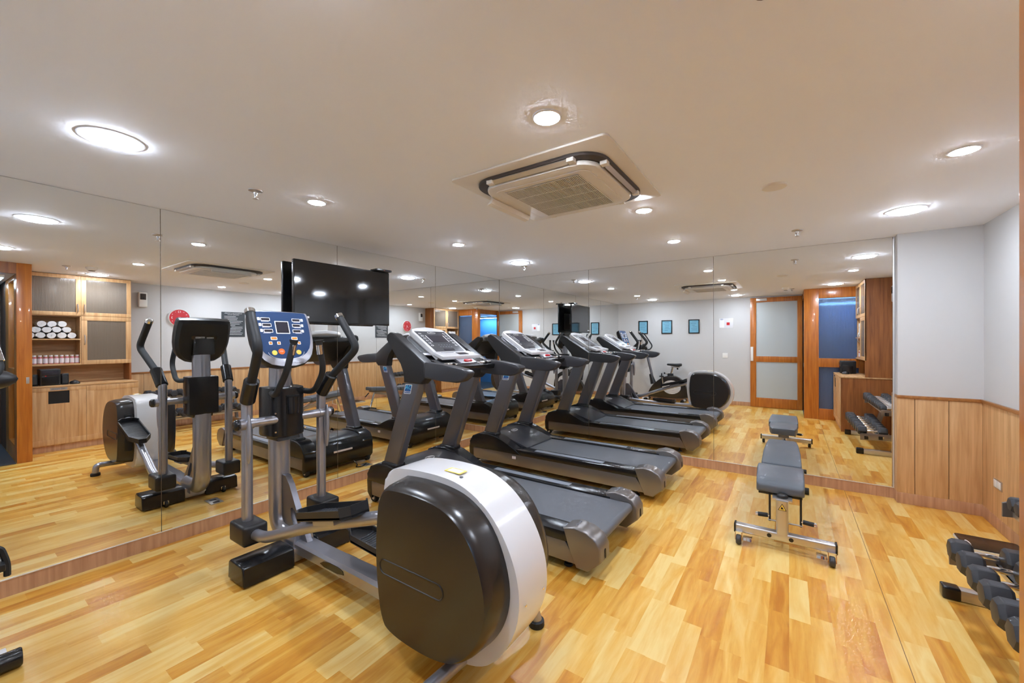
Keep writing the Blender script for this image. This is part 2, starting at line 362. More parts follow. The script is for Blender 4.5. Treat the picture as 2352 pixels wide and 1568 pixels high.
k.box((cxu + .02, cy0, 1.16), (XR - .002, cy0 + .018, H - .004)); k.box((cxu + .02, cym - .01, 1.16), (XR - .02, cym + .01, H - .004))
k.box((cxu, cy0, 1.162), (XR - .02, cym, 1.187)); k.box((cxu + .02, cym, 1.168), (XR - .02, cy1 - .02, 1.187)); k.box((cxu + .02, cy0, 1.872), (XR - .02, cy1 - .02, 1.89)); k.box((cxu + .02, cy0, H - .022), (XR - .02, cy1 - .02, H - .004))
k.box((cxu, cym - .012, 1.187), (cxu + .02, cym - .002, 1.872))
k.box((XR - .018, cy0, .9), (XR - .002, cy1 - .02, H - .004))
k.build('carcass', 'oakh', t)
MB().box((cxu - .002, cy0 + .018, 1.527), (XR - .02, cym - .012, 1.545), .002).build('shelf', 'oakh', t)
MB().box((cxu + .03, cym + .012, 1.52), (XR - .03, cy1 - .03, 1.532)).build('shelf', 'oakh', t)
MB().box((cxu + .03, cy0 + .02, 2.15), (XR - .03, cym - .012, 2.162)).build('shelf', 'oakh', t)
MB().box((cxu + .03, cym + .012, 2.15), (XR - .03, cy1 - .03, 2.162)).build('shelf', 'oakh', t)
e = MB(); e.prism([(cxu + .001, H - .003), (XR - .001, H - .003), (XR - .001, .902), (cxu + .001, .902)], 'y', cy1 - .02, cy1); e.build('end_panel', 'teakd', t)
framed_door(t, cxu, cy0, cym - .001, 1.882, H - .006, .052, 'ribc', cym - .035, 1.99, .12)
framed_door(t, cxu, cym + .001, cy1, 1.882, H - .006, .052, 'ribc', cym + .035, 1.99, .12)
framed_door(t, cxu, cym + .001, cy1, 1.165, 1.878, .062, 'ribc', cym + .035, 1.53, .14)
t = thing('base_cabinet', 'low oak cupboard with two flat doors and a used towel slot', 'cabinet', (1.0, 1.33, 0))
k = MB(); k.box((cxl + .02, cy0, .08), (XR - .014, cy0 + .018, .88)); k.box((XR - .032, cy0 + .02, .08), (XR - .014, cy1 - .02, .88)); k.box((cxl + .02, cy0 + .02, .08), (XR - .034, cy1 - .02, .1))
k.box((cxl + .02, cym - .01, .1), (XR - .034, cym + .01, .88)); k.build('carcass', 'oak', t)
MB().box((cxl + .02, cy1 - .02, .0), (XR - .014, cy1, .88)).build('end_panel', 'teakd', t)
MB().box((cxl - .002, cy0, .88), (XR - .014, cy1 + .012, .901), .003).build('worktop', 'oakh', t)
MB().box((cxl + .03, cy0, 0), (cxl + .045, cy1 - .02, .08)).build('toe_kick', 'skirt', t)
# left door has a slot: four infill pieces round it
dl = MB(); fw = .075; xa = cxl; ya, yb, za, zb = cy0, cym - .001, .095, .876
for a, b, c, ee in ((ya, yb, zb - .05, zb), (ya, yb, za, za + fw), (ya, ya + fw, za + fw, zb - .05), (yb - fw, yb, za + fw, zb - .05)): dl.box((xa, a, c), (xa + .018, b, ee), .002)
dl.box((xa + .006, ya + fw, za + fw), (xa + .014, yb - fw, .655)); dl.box((xa + .006, ya + fw, .655), (xa + .014, .975, zb - .05)); dl.box((xa + .006, 1.172, .655), (xa + .014, yb - fw, zb - .05))
d = dl.build('door', 'oak', t)
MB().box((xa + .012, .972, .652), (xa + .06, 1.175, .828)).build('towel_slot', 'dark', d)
sg = MB().box((xa - .003, .99, .838), (xa, 1.15, .872)).build('slot_sign', 'steel', d)
text('USED TOWEL', .026, (xa - .0036, 1.07, .855), (0, -1, 0), (0, 0, 1), 'lettering', 'dark', d, width=.14)
framed_door(t, cxl, cym + .001, cy1 + .012, .095, .876, fw, 'oak', 0, 0, 0)

# towels, bottles, stereo
def spiral(mb, c, r0, r1, turns, th, x0, x1, n=64, ph=0):
    rings = []
    for i in range(n + 1):
        a = ph + 2 * math.pi * turns * i / n; r = r0 + (r1 - r0) * i / n
        ca, sa = math.cos(a), math.sin(a)
        P = lambda q, x: (x, c[0] + q * ca, c[1] + q * sa * .94)
        rings.append([P(r - th, x0), P(r, x0), P(r, x1), P(r - th, x1)])
    return mb.loft(rings)
rows = [(5, .853, .0), (4, .905, .081), (3, .958, .162)]
names = ['bottom', 'middle', 'top']
for ri, (n, ya, dz) in enumerate(rows):
    for i in range(n):
        yy = ya + .098 * i + random.uniform(-.003, .003); zz = 1.546 + .0465 + dz
        m = spiral(MB(), (yy, zz), .006, .0485, 4.2, .0085, 1.03 + random.uniform(0, .012), 1.31, ph=random.uniform(0, 6.2))
        solo(m, 'rolled_towel', 'towel', 'rolled white towel in the %s row of the pile, %s from the wooden divider' % (names[ri], ORD[n - 1 - i]), 'towel', 'rolled white towels on the shelf')
def bottle(y, label):
    x, z = 1.06, 1.1875
    t = thing('toiletry_bottle', label, 'bottle', (x, y, z), 'pink bottles on the shelf')
    MB().lathe([(.001, 0), (.021, 0), (.023, .004), (.023, .088), (.016, .102), (.016, .106), (.001, .106)], (x, y, z), seg=14).build('body', 'pink', t)
    MB().lathe([(.0236, .012), (.0237, .012), (.0237, .078), (.0236, .078)], (x, y, z), seg=14).build('label', 'labelw', t)
    MB().lathe([(.001, .105), (.018, .105), (.018, .124), (.001, .124)], (x, y, z), seg=14).build('cap', 'white', t)
for i in range(10): bottle(1.302 - i * .0515, 'small bottle of pink liquid with white cap, %s from the wooden divider' % ORD[i])
t = thing('stereo', 'black tabletop stereo unit between its speakers on the cupboard', 'stereo', (.86, 1.0, .902))
MB().box((.76, .905, .902), (.98, 1.1, 1.125), .012, 3).build('body', 'blackm', t)
MB().box((.752, .925, 1.04), (.762, 1.08, 1.1), .004).build('display', 'screen', t)
MB().box((.754, .925, .915), (.762, 1.08, 1.025), .004).build('speaker_grille', 'black', t)
MB().cyl((.75, .96, 1.032), (.762, .96, 1.032), .007, 10).build('knob', 'red', t)
for y0_, y1_, lb in ((.812, .895, 'small black speaker between the partition and the stereo'), (1.108, 1.18, 'small black speaker between the stereo and the black dock')):
    t = thing('speaker', lb, 'speaker', (.84, (y0_ + y1_) / 2, .902), 'stereo speakers')
    MB().prism([(.775, .902), (.92, .902), (.93, 1.04), (.79, 1.06)], 'y', y0_, y1_, .01, 3, alle=True).build('cabinet', 'black', t)
    MB().slab(rrect(y1_ - y0_ - .02, .1, .01), (.781, (y0_ + y1_) / 2, .975), (0, -1, 0), (.095, 0, 1), 0, .004).build('grille', 'blackm', t)
t = thing('phone_dock', 'low rounded black dock beside the stereo speaker', 'dock', (.82, 1.235, .902))
MB().lathe([(.001, 0), (.05, 0), (.055, .01), (.045, .035), (.02, .05), (.001, .052)], (.82, 1.24, .902), seg=20).build('body', 'blackm', t)
MB().lathe([(.012, .052), (.014, .054), (.001, .057)], (.82, 1.24, .902), seg=12).build('button', 'black', t)

# ---------------------------------------------------------------- things on the right wall
t = thing('air_freshener', 'white air freshener box high beside the cabinet', 'air freshener', (XR, 2.1, 2.2))
MB().box((XR - .075, 2.04, 2.075), (XR, 2.155, 2.325), .018, 3).build('body', 'white', t)
MB().box((XR - .078, 2.06, 2.2), (XR - .073, 2.135, 2.3), .002).build('window', 'grillebr', t)
MB().cyl((XR - .082, 2.1, 2.225), (XR - .076, 2.1, 2.225), .012, 14).build('nozzle', 'dark', t)
t = thing('wall_clock', 'round red wall clock with white rim and numerals', 'clock', (XR, 2.6, 1.92))
MB().lathe([(.001, 0), (.158, 0), (.158, .03), (.15, .036), (.147, .026), (.001, .026)], (XR, 2.6, 1.92), (-1, 0, 0), 48).build('case', 'white', t)
MB().lathe([(.146, .0262), (.146, .0275), (.001, .0275)], (XR, 2.6, 1.92), (-1, 0, 0), 48).build('dial', 'clockred', t)
for i in range(12):
    a = R(90 - 30 * (i + 1)); big = (i + 1) % 3 == 0; rr = .108 if big else .118
    text(str(i + 1), .052 if big else .024, (XR - .028, 2.6 - rr * math.cos(a), 1.92 + rr * math.sin(a)), (0, -1, 0), (0, 0, 1), 'numeral', 'whitep', t)
def hand(ang, l, wd, name):
    a = R(90 - ang); u = Vector((0, -math.cos(a), math.sin(a))); v = Vector((-1, 0, 0)).cross(u)
    MB().slab([(-.02, -wd), (l, -wd * .5), (l, wd * .5), (-.02, wd)], (XR - .029, 2.6, 1.92), u, -v, 0, .0015).build(name, 'whitep', t)
hand(137, .065, .005, 'hour_hand'); hand(210, .1, .0035, 'minute_hand')
t = thing('rules_poster', 'dark grey printed rules board on the right wall above the dumbbells', 'poster', (XR, 3.45, 1.83))
MB().box((XR - .006, 3.25, 1.59), (XR, 3.655, 2.07)).build('board', 'poster', t)
def lines(t, n, x, yc, w_, z0, dz, h_, m, seed, nrm='x', name='printed_line'):
    rnd = random.Random(seed); b = MB()
    for i in range(n):
        ww = w_ * rnd.uniform(.45, 1); yo = rnd.uniform(-1, 1) * (w_ - ww) * .5; z = z0 - dz * i
        if nrm == 'x': b.box((x - .0012, yc + yo - ww / 2, z - h_ / 2), (x, yc + yo + ww / 2, z + h_ / 2))
        else: b.box((yc + yo - ww / 2, x, z - h_ / 2), (yc + yo + ww / 2, x + .0012, z + h_ / 2))
    return b.build(name, m, t)
text('GYMNASIUM & FITNESS', .022, (XR - .0068, 3.452, 2.045), (0, -1, 0), (0, 0, 1), 'heading', 'whitep', t, width=.3)
text('CENTRE RULES', .02, (XR - .0068, 3.452, 2.018), (0, -1, 0), (0, 0, 1), 'heading', 'whitep', t, width=.2)
lines(t, 13, XR - .006, 3.452, .34, 1.985, .029, .006, 'whitep', 4, name='body_text')
t = thing('wall_socket', 'steel-edged wall socket low on the right wall boards', 'socket', (XR - .01, 4.765, .36))
MB().box((XR - .016, 4.69, .325), (XR - .01, 4.84, .4), .002).build('plate', 'steel', t)
MB().box((XR - .019, 4.775, .335), (XR - .015, 4.83, .39), .002).build('switch', 'white', t)
MB().box((XR - .019, 4.705, .335), (XR - .015, 4.765, .39), .002).build('outlet', 'white', t)

# ---------------------------------------------------------------- things on the rear wall
for i, (xa, xb) in enumerate(((-3.252, -3.01), (-2.67, -2.413), (-2.03, -1.78))):
    t = thing('framed_certificate', ['blue certificate in black frame on rear wall, nearest the mirrored wall', 'blue certificate in black frame, middle of the three on the rear wall', 'blue certificate in black frame on rear wall, nearest the safety signs'][i], 'picture', ((xa + xb) / 2, YB, 1.84), 'framed certificates')
    f = MB()
    for a, b, c, e in ((xa, xb, 1.985, 2.008), (xa, xb, 1.668, 1.691), (xa, xa + .022, 1.691, 1.985), (xb - .022, xb, 1.691, 1.985)): f.box((a, YB, c), (b, YB + .022, e), .002)
    f.build('frame', 'black', t)
    MB().box((xa + .02, YB, 1.689), (xb - .02, YB + .01, 1.987)).build('certificate', 'sky', t)
    lines(t, 6, YB + .01, (xa + xb) / 2, .16, 1.95, .04, .006, 'panelblue', 10 + i, 'y', 'printed_text')
t = thing('safety_sign', 'clear acrylic safety plate with red square on the rear wall', 'sign', (-1.2, YB, 1.9))
MB().box((-1.355, YB, 1.785), (-1.065, YB + .005, 2.012), .001).build('plate', 'acry', t)
MB().box((-1.2, YB + .005, 1.85), (-1.135, YB + .0065, 1.915)).build('red_square', 'red', t)
MB().box((-1.35, YB + .005, 1.795), (-1.25, YB + .0062, 1.975)).build('paper_notice', 'whitep', t)
text('00', .055, (-1.3, YB + .0068, 1.985), (-1, 0, 0), (0, 0, 1), 'lettering', 'stick', t)
t = thing('switch_plate', 'white switch plate on the rear wall below the safety sign', 'switch', (-1.23, YB, 1.14))
MB().box((-1.285, YB, 1.085), (-1.175, YB + .01, 1.2), .003).build('plate', 'white', t)
MB().box((-1.25, YB + .01, 1.12), (-1.21, YB + .014, 1.165), .001).build('rocker', 'white', t)

# ---------------------------------------------------------------- ceiling fixtures
def downlight(x, y, r, big, label):
    t = thing('downlight', label, 'ceiling light', (x, y, H), 'large round downlights' if big else 'small round downlights')
    MB().lathe([(r * .86, 0), (r * 1.16, 0), (r * 1.16, -.003), (r * 1.02, -.007), (r * .88, -.004)], (x, y, H), seg=36, ring=True).build('trim_ring', 'ringm', t)
    MB().lathe([(r * .9, -.0005), (r * .9, -.011 if big else -.007), (r * .85, -.016 if big else -.0095), (r * .5, -.021 if big else -.0115), (.001, -.023 if big else -.012)], (x, y, H), seg=36).build('diffuser', 'lampb' if big else 'lamps', t)  # bulging shape is added so the diffuser also lights the ceiling around it
for x, y, l in ((-2.69, .523, 'large round downlight over the left mirror end, biggest in view'), (-2.77, 4.226, 'large round downlight near the mirrored corner'), (.731, 4.19, 'large round downlight near the white pier'),
                (.66, 1.45, 'large round downlight in front of the cabinet'), (-.93, .44, 'large round downlight in front of the rear wall door')):
    downlight(x, y, .105, 1, l)
for x, y, l in ((-.87, 1.545, 'small round downlight just in front of the air conditioner'), (-2.73, 1.57, 'small round downlight above the elliptical trainer'), (-2.755, 3.07, 'small round downlight above the front treadmill'),
                (-.895, 3.06, 'small round downlight just behind the air conditioner'), (-.93, 4.18, 'small round downlight near the middle of the end mirror'), (.745, 3.034, 'small round downlight above the dumbbell rack')):
    downlight(x, y, .056, 0, l)
def sprinkler(x, y, l):
    t = thing('sprinkler', l, 'sprinkler', (x, y, H), 'fire sprinklers')
    MB().lathe([(.001, 0), (.043, 0), (.04, -.006), (.02, -.012), (.001, -.012)], (x, y, H), seg=24).build('escutcheon', 'steel', t)
    MB().lathe([(.013, -.01), (.014, -.02), (.009, -.028), (.007, -.044), (.001, -.044)], (x, y, H), seg=14).build('body', 'chrome', t)
    f = MB()
    for s_ in (-1, 1): f.tube([(x + s_ * .012, y, H - .02), (x + s_ * .014, y, H - .036), (x + s_ * .003, y, H - .052)], .003, 8)
    f.build('frame_arm', 'chrome', t)
    MB().lathe([(.001, -.052), (.017, -.052), (.017, -.0545), (.001, -.0545)], (x, y, H), seg=18).build('deflector', 'steel', t)
sprinkler(-2.845, 1.225, 'steel fire sprinkler above the elliptical trainer'); sprinkler(.062, 4.4, 'steel fire sprinkler above the weight bench')
sprinkler(-2.853, 4.46, 'steel fire sprinkler beside the corner downlight'); sprinkler(.05, 1.06, 'steel fire sprinkler in front of the partition, seen in the mirrors')
t = solo(MB().lathe([(.001, 0), (.072, 0), (.072, -.006), (.066, -.011), (.001, -.013)], (-.076, 3.055, H), seg=36), 'ceiling_cover', 'offwhite', 'flat round cream blanking cover on the ceiling', 'cover')
t = thing('smoke_detector', 'white smoke detector dome on the ceiling near the partition', 'smoke detector', (-.047, 1.27, H))
MB().lathe([(.001, 0), (.058, 0), (.058, -.012), (.045, -.03), (.03, -.044), (.001, -.046)], (-.047, 1.27, H), seg=28).build('body', 'offwhite', t)
MB().lathe([(.03, -.042), (.032, -.048), (.001, -.05)], (-.047, 1.27, H), seg=20).build('sensor_cap', 'grillebr', t)
# ceiling cassette air conditioner
ax, ay = -1.195, 2.305
t = thing('air_conditioner', 'cream ceiling cassette air conditioner with square grille', 'air conditioner', (ax, ay, H))
def plate(pts, z0, z1, bev): return MB().prism(pts, 'z', z0, z1, bev)
f = plate(rrect(.99, .99, .025, 4, ax, ay), H - .012, H, .004).build('ceiling_frame', 'offwhite', t)
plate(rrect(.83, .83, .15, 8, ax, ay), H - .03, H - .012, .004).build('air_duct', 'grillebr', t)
plate(rrect(.74, .72, .13, 8, ax, ay - .01), H - .058, H - .03, .012).build('front_panel', 'offwhite', t)
plate(rrect(.62, .6, .05, 6, ax, ay - .005), H - .0635, H - .058, .003).build('panel_door', 'offwhite', t)
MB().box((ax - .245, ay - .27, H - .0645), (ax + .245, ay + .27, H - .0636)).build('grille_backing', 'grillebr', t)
g = MB()
for i in range(46):
    xx = ax - .243 + i * .0108; g.box((xx, ay - .272, H - .069), (xx + .0046, ay + .272, H - .0646))
for k_ in range(5):
    yy = ay - .272 + k_ * .135; g.box((ax - .247, yy, H - .0695), (ax + .247, yy + .006, H - .0646))
g.build('grille', 'offwhite', t)
for s_, ax_ in ((1, 'y'), (1, 'x'), (-1, 'x')):
    c_ = (ax if ax_ == 'y' else ay - .01) + s_ * (.385 if ax_ == 'y' else .375); c0 = ay if ax_ == 'y' else ax
    MB().prism([(c_, H - .047), (c_ + s_ * .02, H - .03), (c_ + s_ * .02, H - .034), (c_ + s_ * .002, H - .052)], ax_, c0 - .24, c0 + .24).build('louvre', 'steel', t)
    for e_ in (-1, 1):
        q0 = c0 + e_ * .262
        lo_, hi_ = sorted((c_ - s_ * .012, c_ + s_ * .028))
        (MB().box((lo_, q0 - .02, H - .05), (hi_, q0 + .02, H - .016), .004) if ax_ == 'y' else MB().box((q0 - .02, lo_, H - .05), (q0 + .02, hi_, H - .016), .004)).build('louvre_bracket', 'offwhite', t)
x_ = ax - .378
MB().prism([(x_, H - .04), (x_ + .012, H - .066), (x_ - .005, H - .09), (x_ - .035, H - .098), (x_ - .038, H - .094), (x_ - .012, H - .078)], 'y', ay - .23, ay + .22, .002).build('louvre', 'offwhite', t)

# ---------------------------------------------------------------- television on its swing arm
tl = Vector((-3.69, 1.9, 0)); tu = Vector((.047, 1.02, 0)).normalized(); tn = Vector((tu.y, -tu.x, 0)); tw, tz0, tz1 = 1.025, 1.667, 2.25
tc = tl + tu * tw / 2
t = thing('television', 'black flat television on a swing arm in front of the mirror', 'television', (tc.x, tc.y, 1.66))
O = Vector((tc.x, tc.y, (tz0 + tz1) / 2)); th_ = (tz1 - tz0)
MB().slab(rrect(tw, th_, .008, 3), O, tu, (0, 0, 1), -.03, 0, .003).build('frame', 'black', t)
MB().slab(rrect(tw - .018, th_ - .026, .003, 2, 0, .004), O, tu, (0, 0, 1), 0, .0012).build('screen', 'tvs', t)
MB().slab(rrect(.62, .34, .03, 4, 0, -.06), O, tu, (0, 0, 1), -.05, -.03, .008).build('back_housing', 'blackm', t)
MB().slab(rrect(.1, .018, .002, 2, -.42, -.235), O, tu, (0, 0, 1), .0012, .0018).build('rating_sticker', 'whitep', t)
b = MB(); back = O - tn * .05
b.slab(rrect(.22, .22, .01, 3), back, tu, (0, 0, 1), -.008, 0); b.box((-CX + .001, 2.2, 1.85), (-CX + .012, 2.32, 2.1), .003)
b.tube([(-CX + .015, 2.26, 1.98), tuple(back - tn * .004)], .018, 8); b.build('bracket', 'gun', t)
sp = tl + tu * .93 + Vector((0, 0, tz1)) - tn * .012
t2 = thing('set_top_box', 'small black receiver box lying on the right top corner of the television', 'receiver', tuple(sp))
MB().slab(rrect(.19, .022, .006, 3, 0, .012), sp, tu, (0, 0, 1), -.06, .06, .003).build('body', 'black', t2)
MB().slab(rrect(.06, .012, .002, 2, .05, .012), sp, tu, (0, 0, 1), .06, .0612).build('front_display', 'screen', t2)
MB().slab(rrect(.006, .006, .002, 2, .0, .012), sp, tu, (0, 0, 1), .06, .0615).build('indicator', 'red', t2)

# ================================================================ TREADMILLS
def make_treadmill(y, label):
    t = thing('treadmill', label, 'treadmill', (-2.1, y, 0), 'treadmills')
    # side panels, rails, belt
    for s in (-1, 1):
        MB().prism([(-3.2, .075), (-3.235, .12), (-3.225, .2), (-2.55, .205), (-1.2, .2), (-1.11, .07)], 'y', y + s * .40, y + s * .432, .004).build('side_panel', 'gun', t)
        MB().box((-2.62, y + s * .285, .2), (-1.17, y + s * .436, .262), .008).build('foot_rail', 'black', t)
        g = MB()
        g.box((-2.35, y + s * .325, .262), (-1.55, y + s * .39, .2655), .001)
        g.build('grip_strip', 'grip', t)
        cap = [(-1.21, .285), (-1.13, .308), (-1.05, .296), (-.985, .262), (-.955, .21), (-.953, .13), (-1.04, .05), (-1.12, .052), (-1.175, .19)]
        c = MB().prism(cap, 'y', y + s * .29, y + s * .442, .012, 3).build('rear_cap', 'gun', t)
        MB().slab(rrect(.018, .06, .008, 4), (-.952, y + s * .365, .165), (0, 1, 0), (-.03, 0, 1), 0, .002).build('slot', 'dark', c)
        text('1.5 CHP', .02, (-1.13, y + s * .365, .3095), (0, 1, 0), (-.9, 0, .2), 'lettering', 'grip', c, width=.08)
        MB().lathe([(.001, 0), (.032, 0), (.028, .014), (.01, .018), (.008, .07), (.001, .07)], (-1.22, y + s * .34, 0), seg=16).build('levelling_foot', 'rubber', t)
    b = arc(-1.025, .213, .036, .036, 90, -90, 8)
    MB().prism([(-2.66, .249)] + b + [(-2.66, .177)], 'y', y - .283, y + .283).build('belt', 'belt', t)
    MB().box((-2.7, y - .395, .085), (-1.1, y + .395, .17)).build('deck_frame', 'blackm', t)
    # motor housing
    hp = [(-3.235, .1), (-3.25, .17), (-3.235, .27), (-3.19, .335), (-3.1, .362), (-2.95, .37), (-2.82, .36), (-2.68, .315), (-2.5, .262), (-2.5, .2), (-3.1, .07), (-3.2, .07)]
    MB().prism(hp, 'y', y - .30, y + .30, .006).build('motor_hood', 'hood', t)
    sp_ = [(-3.24, .205), (-3.25, .27), (-3.2, .345), (-3.1, .385), (-2.96, .392), (-2.83, .372), (-2.7, .315), (-2.58, .262), (-2.5, .205)]
    for s in (-1, 1):
        MB().prism(sp_, 'y', y + s * .285, y + s * .445, .014, 3).build('side_cover', 'black', t)
    MB().prism([(-3.215, .045), (-3.255, .09), (-3.262, .2), (-3.24, .29), (-3.2, .33), (-3.19, .05)], 'y', y - .435, y + .435, .008).build('front_cover', 'black', t)
    e = MB(); e.tube([(-2.88 + .03 * math.cos(k * math.pi / 12), y + .055 * math.sin(k * math.pi / 12), .3685 + (-.0025 * math.cos(k * math.pi / 12))) for k in range(24)], .0028, 6, closed=True)
    e.slab([(-.045, -.004), (.0, .002), (.045, -.004), (.004, .006), (.002, .016), (-.004, .016), (-.004, .006)], (-2.88, y, .371), (0, 1, 0), (-1, 0, .05), 0, .001)
    e.build('badge', 'alu', t)
    MB().box((-2.62, y - .4325, .15), (-2.57, y - .4365, .18)).build('side_sticker', 'labelw', t)
    MB().box((-3.264, y - .1, .205), (-3.26, y + .14, .225)).build('front_sticker', 'labelw', t)
    for s in (-1, 1):
        wl = MB(); wl.lathe([(.012, -.022), (.036, -.022), (.042, -.014), (.042, .014), (.036, .022), (.012, .022)], (-3.2, y + s * .39, .042), (0, 1, 0), 20); w_ = wl.build('wheel', 'rubber', t)
        MB().lathe([(.001, -.024), (.017, -.024), (.02, -.02), (.02, .02), (.017, .024), (.001, .024)], (-3.2, y + s * .39, .042), (0, 1, 0), 14).build('hub', 'steel', w_)
        MB().cyl((-3.2, y + s * .36, .042), (-3.2, y + s * .2, .05), .024, 12).build('axle', 'black', t)
    # uprights
    for s in (-1, 1):
        yy = y + s * .372
        MB().loft([[(x_, yy + dy, z_) for x_, dy in ((xc - hw, -.042), (xc + hw, -.042), (xc + hw, .042), (xc - hw, .042))] for xc, z_, hw in ((-2.985, .33, .096), (-2.655, 1.17, .094))], True, .018, 3, True).build('upright', 'silvd', t)
        MB().box((-3.06, yy - .06, .36), (-2.86, yy + .06, .41), .02, 3).build('upright_collar', 'black', t)
        el = [(-2.765, 1.14), (-2.553, 1.135), (-2.505, 1.18), (-2.5, 1.315), (-2.6, 1.372), (-2.9, 1.565), (-2.945, 1.578), (-2.985, 1.56), (-2.995, 1.515), (-2.95, 1.47), (-2.79, 1.31), (-2.755, 1.24)]
        MB().prism(el, 'y', yy - .05, yy + .05, .014, 3).build('elbow', 'blackm', t)
        rl = [(-2.515, 1.186), (-2.515, 1.322), (-2.3, 1.305), (-2.1, 1.278), (-2.05, 1.266), (-2.035, 1.25), (-2.055, 1.215), (-2.105, 1.182), (-2.16, 1.168), (-2.3, 1.174)]
        MB().prism(rl, 'y', yy - .047, yy + .047, .018, 3).build('handrail', 'hood', t)
    st = MB().slab(rrect(.085, .085, .008, 3), (-2.715, y - .4146, 1.085), (1, 0, .02), (.28, 0, 1), 0, .0012).build('sticker', 'whitep', t)
    MB().slab(rrect(.074, .074, .005, 3), (-2.715, y - .4158, 1.085), (1, 0, .02), (.28, 0, 1), 0, .0006).build('sticker_field', 'stick', st)
    text('AC', .055, (-2.708, y - .4165, 1.1), (1, 0, .02), (.28, 0, 1), 'lettering', 'stickc', st)
    text('MOTOR', .018, (-2.722, y - .4165, 1.06), (1, 0, .02), (.28, 0, 1), 'lettering', 'whitep', st, width=.066)
    # console: plane sloping towards the runner
    o = Vector((-2.74, y, 1.43)); eu = Vector((0, 1, 0)); ev = Vector((-.37, 0, .245)).normalized()
    MB().slab([(-.345, -.2), (.345, -.2), (.345, .26), (-.345, .26)], o - ev * .02, eu, ev, -.09, -.012, .02, 3).build('console_shell', 'blackm', t)
    for s in (-1, 1):
        q = [(s * u_, v_) for u_, v_ in ((.222, -.13), (.318, -.12), (.318, .2), (.235, .215))][::s]
        bw = MB().slab(q, o, eu, ev, -.012, .012, .004).build('well_frame', 'black', t)
        q = [(s * u_, v_) for u_, v_ in ((.23, -.1), (.304, -.075), (.304, .15), (.262, .185), (.24, .185))][::s]
        MB().slab(q, o, eu, ev, .012, .0128).build('bottle_well', 'dark', bw)
        MB().tube(fil([o + eu * u_ + ev * v_ + eu.cross(ev) * .013 for u_, v_ in q] + [o + eu * q[0][0] + ev * q[0][1] + eu.cross(ev) * .013], .03, 4), .0032, 6).build('well_rim', 'silver', bw)
        MB().slab([(s * .225, -.135), (s * .3, -.125), (s * .3, -.09), (s * .225, -.1)][::s], o, eu, ev, .012, .02, .003).build('well_lip', 'silver', bw)
    face = [(-.215, -.2), (.215, -.2)] + [(.205 * math.cos(R(a)) if 0 else x_, z_) for a, x_, z_ in ()] + [(.225, .2), (.2, .245), (.12, .272), (0, .282), (-.12, .272), (-.2, .245), (-.225, .2)]
    up = Vector((.55, 0, .835)) * .045
    cf = MB().slab(face, o + up, eu, ev, -.04, .012, .01, 3).build('console_panel', 'pearl', t)
    MB().slab([(-.19, -.15), (.19, -.15), (.197, .205), (-.197, .205)], o + up, eu, ev, .012, .0135).build('overlay', 'hood', cf)
    MB().slab(rrect(.2, .115, .004, 2, 0, .075), o + up, eu, ev, .0135, .0145).build('display', 'screen', cf)
    q = MB()
    for s in (-1, 1):
        q.slab([(s * .112 - .003, .02), (s * .112 + .003, .02), (s * .115 + .003, .13), (s * .115 - .003, .13)], o + up, eu, ev, .0135, .0147)
        for k in range(6): q.slab(rrect(.026, .018, .002, 2, s * .158, .165 - .04 * k), o + up, eu, ev, .0135, .0147)
    q.build('button_frame', 'whitep', cf)
    q = MB()
    for s in (-1, 1):
        for k in range(6): q.slab(rrect(.017, .011, .002, 2, s * .158, .165 - .04 * k), o + up, eu, ev, .0147, .0152)
    q.build('button', 'dark', cf)
    q = MB()
    for k in range(5):
        for j in range(2): q.slab(rrect(.014, .006, .001, 2, -.072 + .036 * k, -.03 - .03 * j), o + up, eu, ev, .0135, .0145)
    q.build('keypad', 'grip', cf)
    MB().slab(rrect(.14, .03, .004, 2, 0, -.108), o + up, eu, ev, .0135, .0145).build('heart_rate_strip', 'screen', cf)
    e = MB(); e.tube([o + up + eu * (.052 * math.cos(k * math.pi / 12)) + ev * (.178 + .017 * math.sin(k * math.pi / 12)) + Vector((.55, 0, .835)) * .014 for k in range(24)], .0018, 6, closed=True)
    e.slab([(-.04, .175), (0, .179), (.04, .175), (.003, .183), (.002, .19), (-.003, .19), (-.003, .183)], o + up, eu, ev, .0135, .0145); e.build('badge', 'alu', cf)
    MB().slab([(-.17, -.195), (.17, -.195), (.17, -.17), (-.17, -.17)], o + up, eu, ev, .012, .034, .006).build('book_ledge', 'silver', cf)
    # lower tray
    tr = MB().slab([(-.26, -.1), (.26, -.1), (.23, .05), (-.23, .05)], (-2.545, y, 1.393), eu, (-1, 0, .28), -.035, 0, .01, 3).build('tray', 'pearl', t)
    MB().slab(rrect(.13, .06, .006, 2, .06, -.035), (-2.545, y, 1.393), eu, (-1, 0, .28), 0, .002).build('window', 'screen', tr)
    MB().slab([(-.33, -.15), (.33, -.15), (.33, .06), (-.33, .06)], (-2.47, y, 1.335), eu, (-1, 0, .3), -.06, -.012, .012).build('lower_bridge', 'black', t)
    kp = MB().slab([(-.1, -.065), (.12, -.065), (.12, .05), (-.1, .05)], (-2.44, y, 1.335), eu, (-1, 0, .5), -.02, 0, .004).build('key_plate', 'silver', t)
    text('SAFETY', .02, (-2.462, y + .01, 1.3485), eu, (-1, 0, .5), 'lettering', 'dark', kp, width=.09)
    MB().slab(rrect(.1, .026, .008, 3, .02, -.035), (-2.44, y, 1.335), eu, (-1, 0, .5), 0, .012, .003).build('safety_key', 'red', kp)
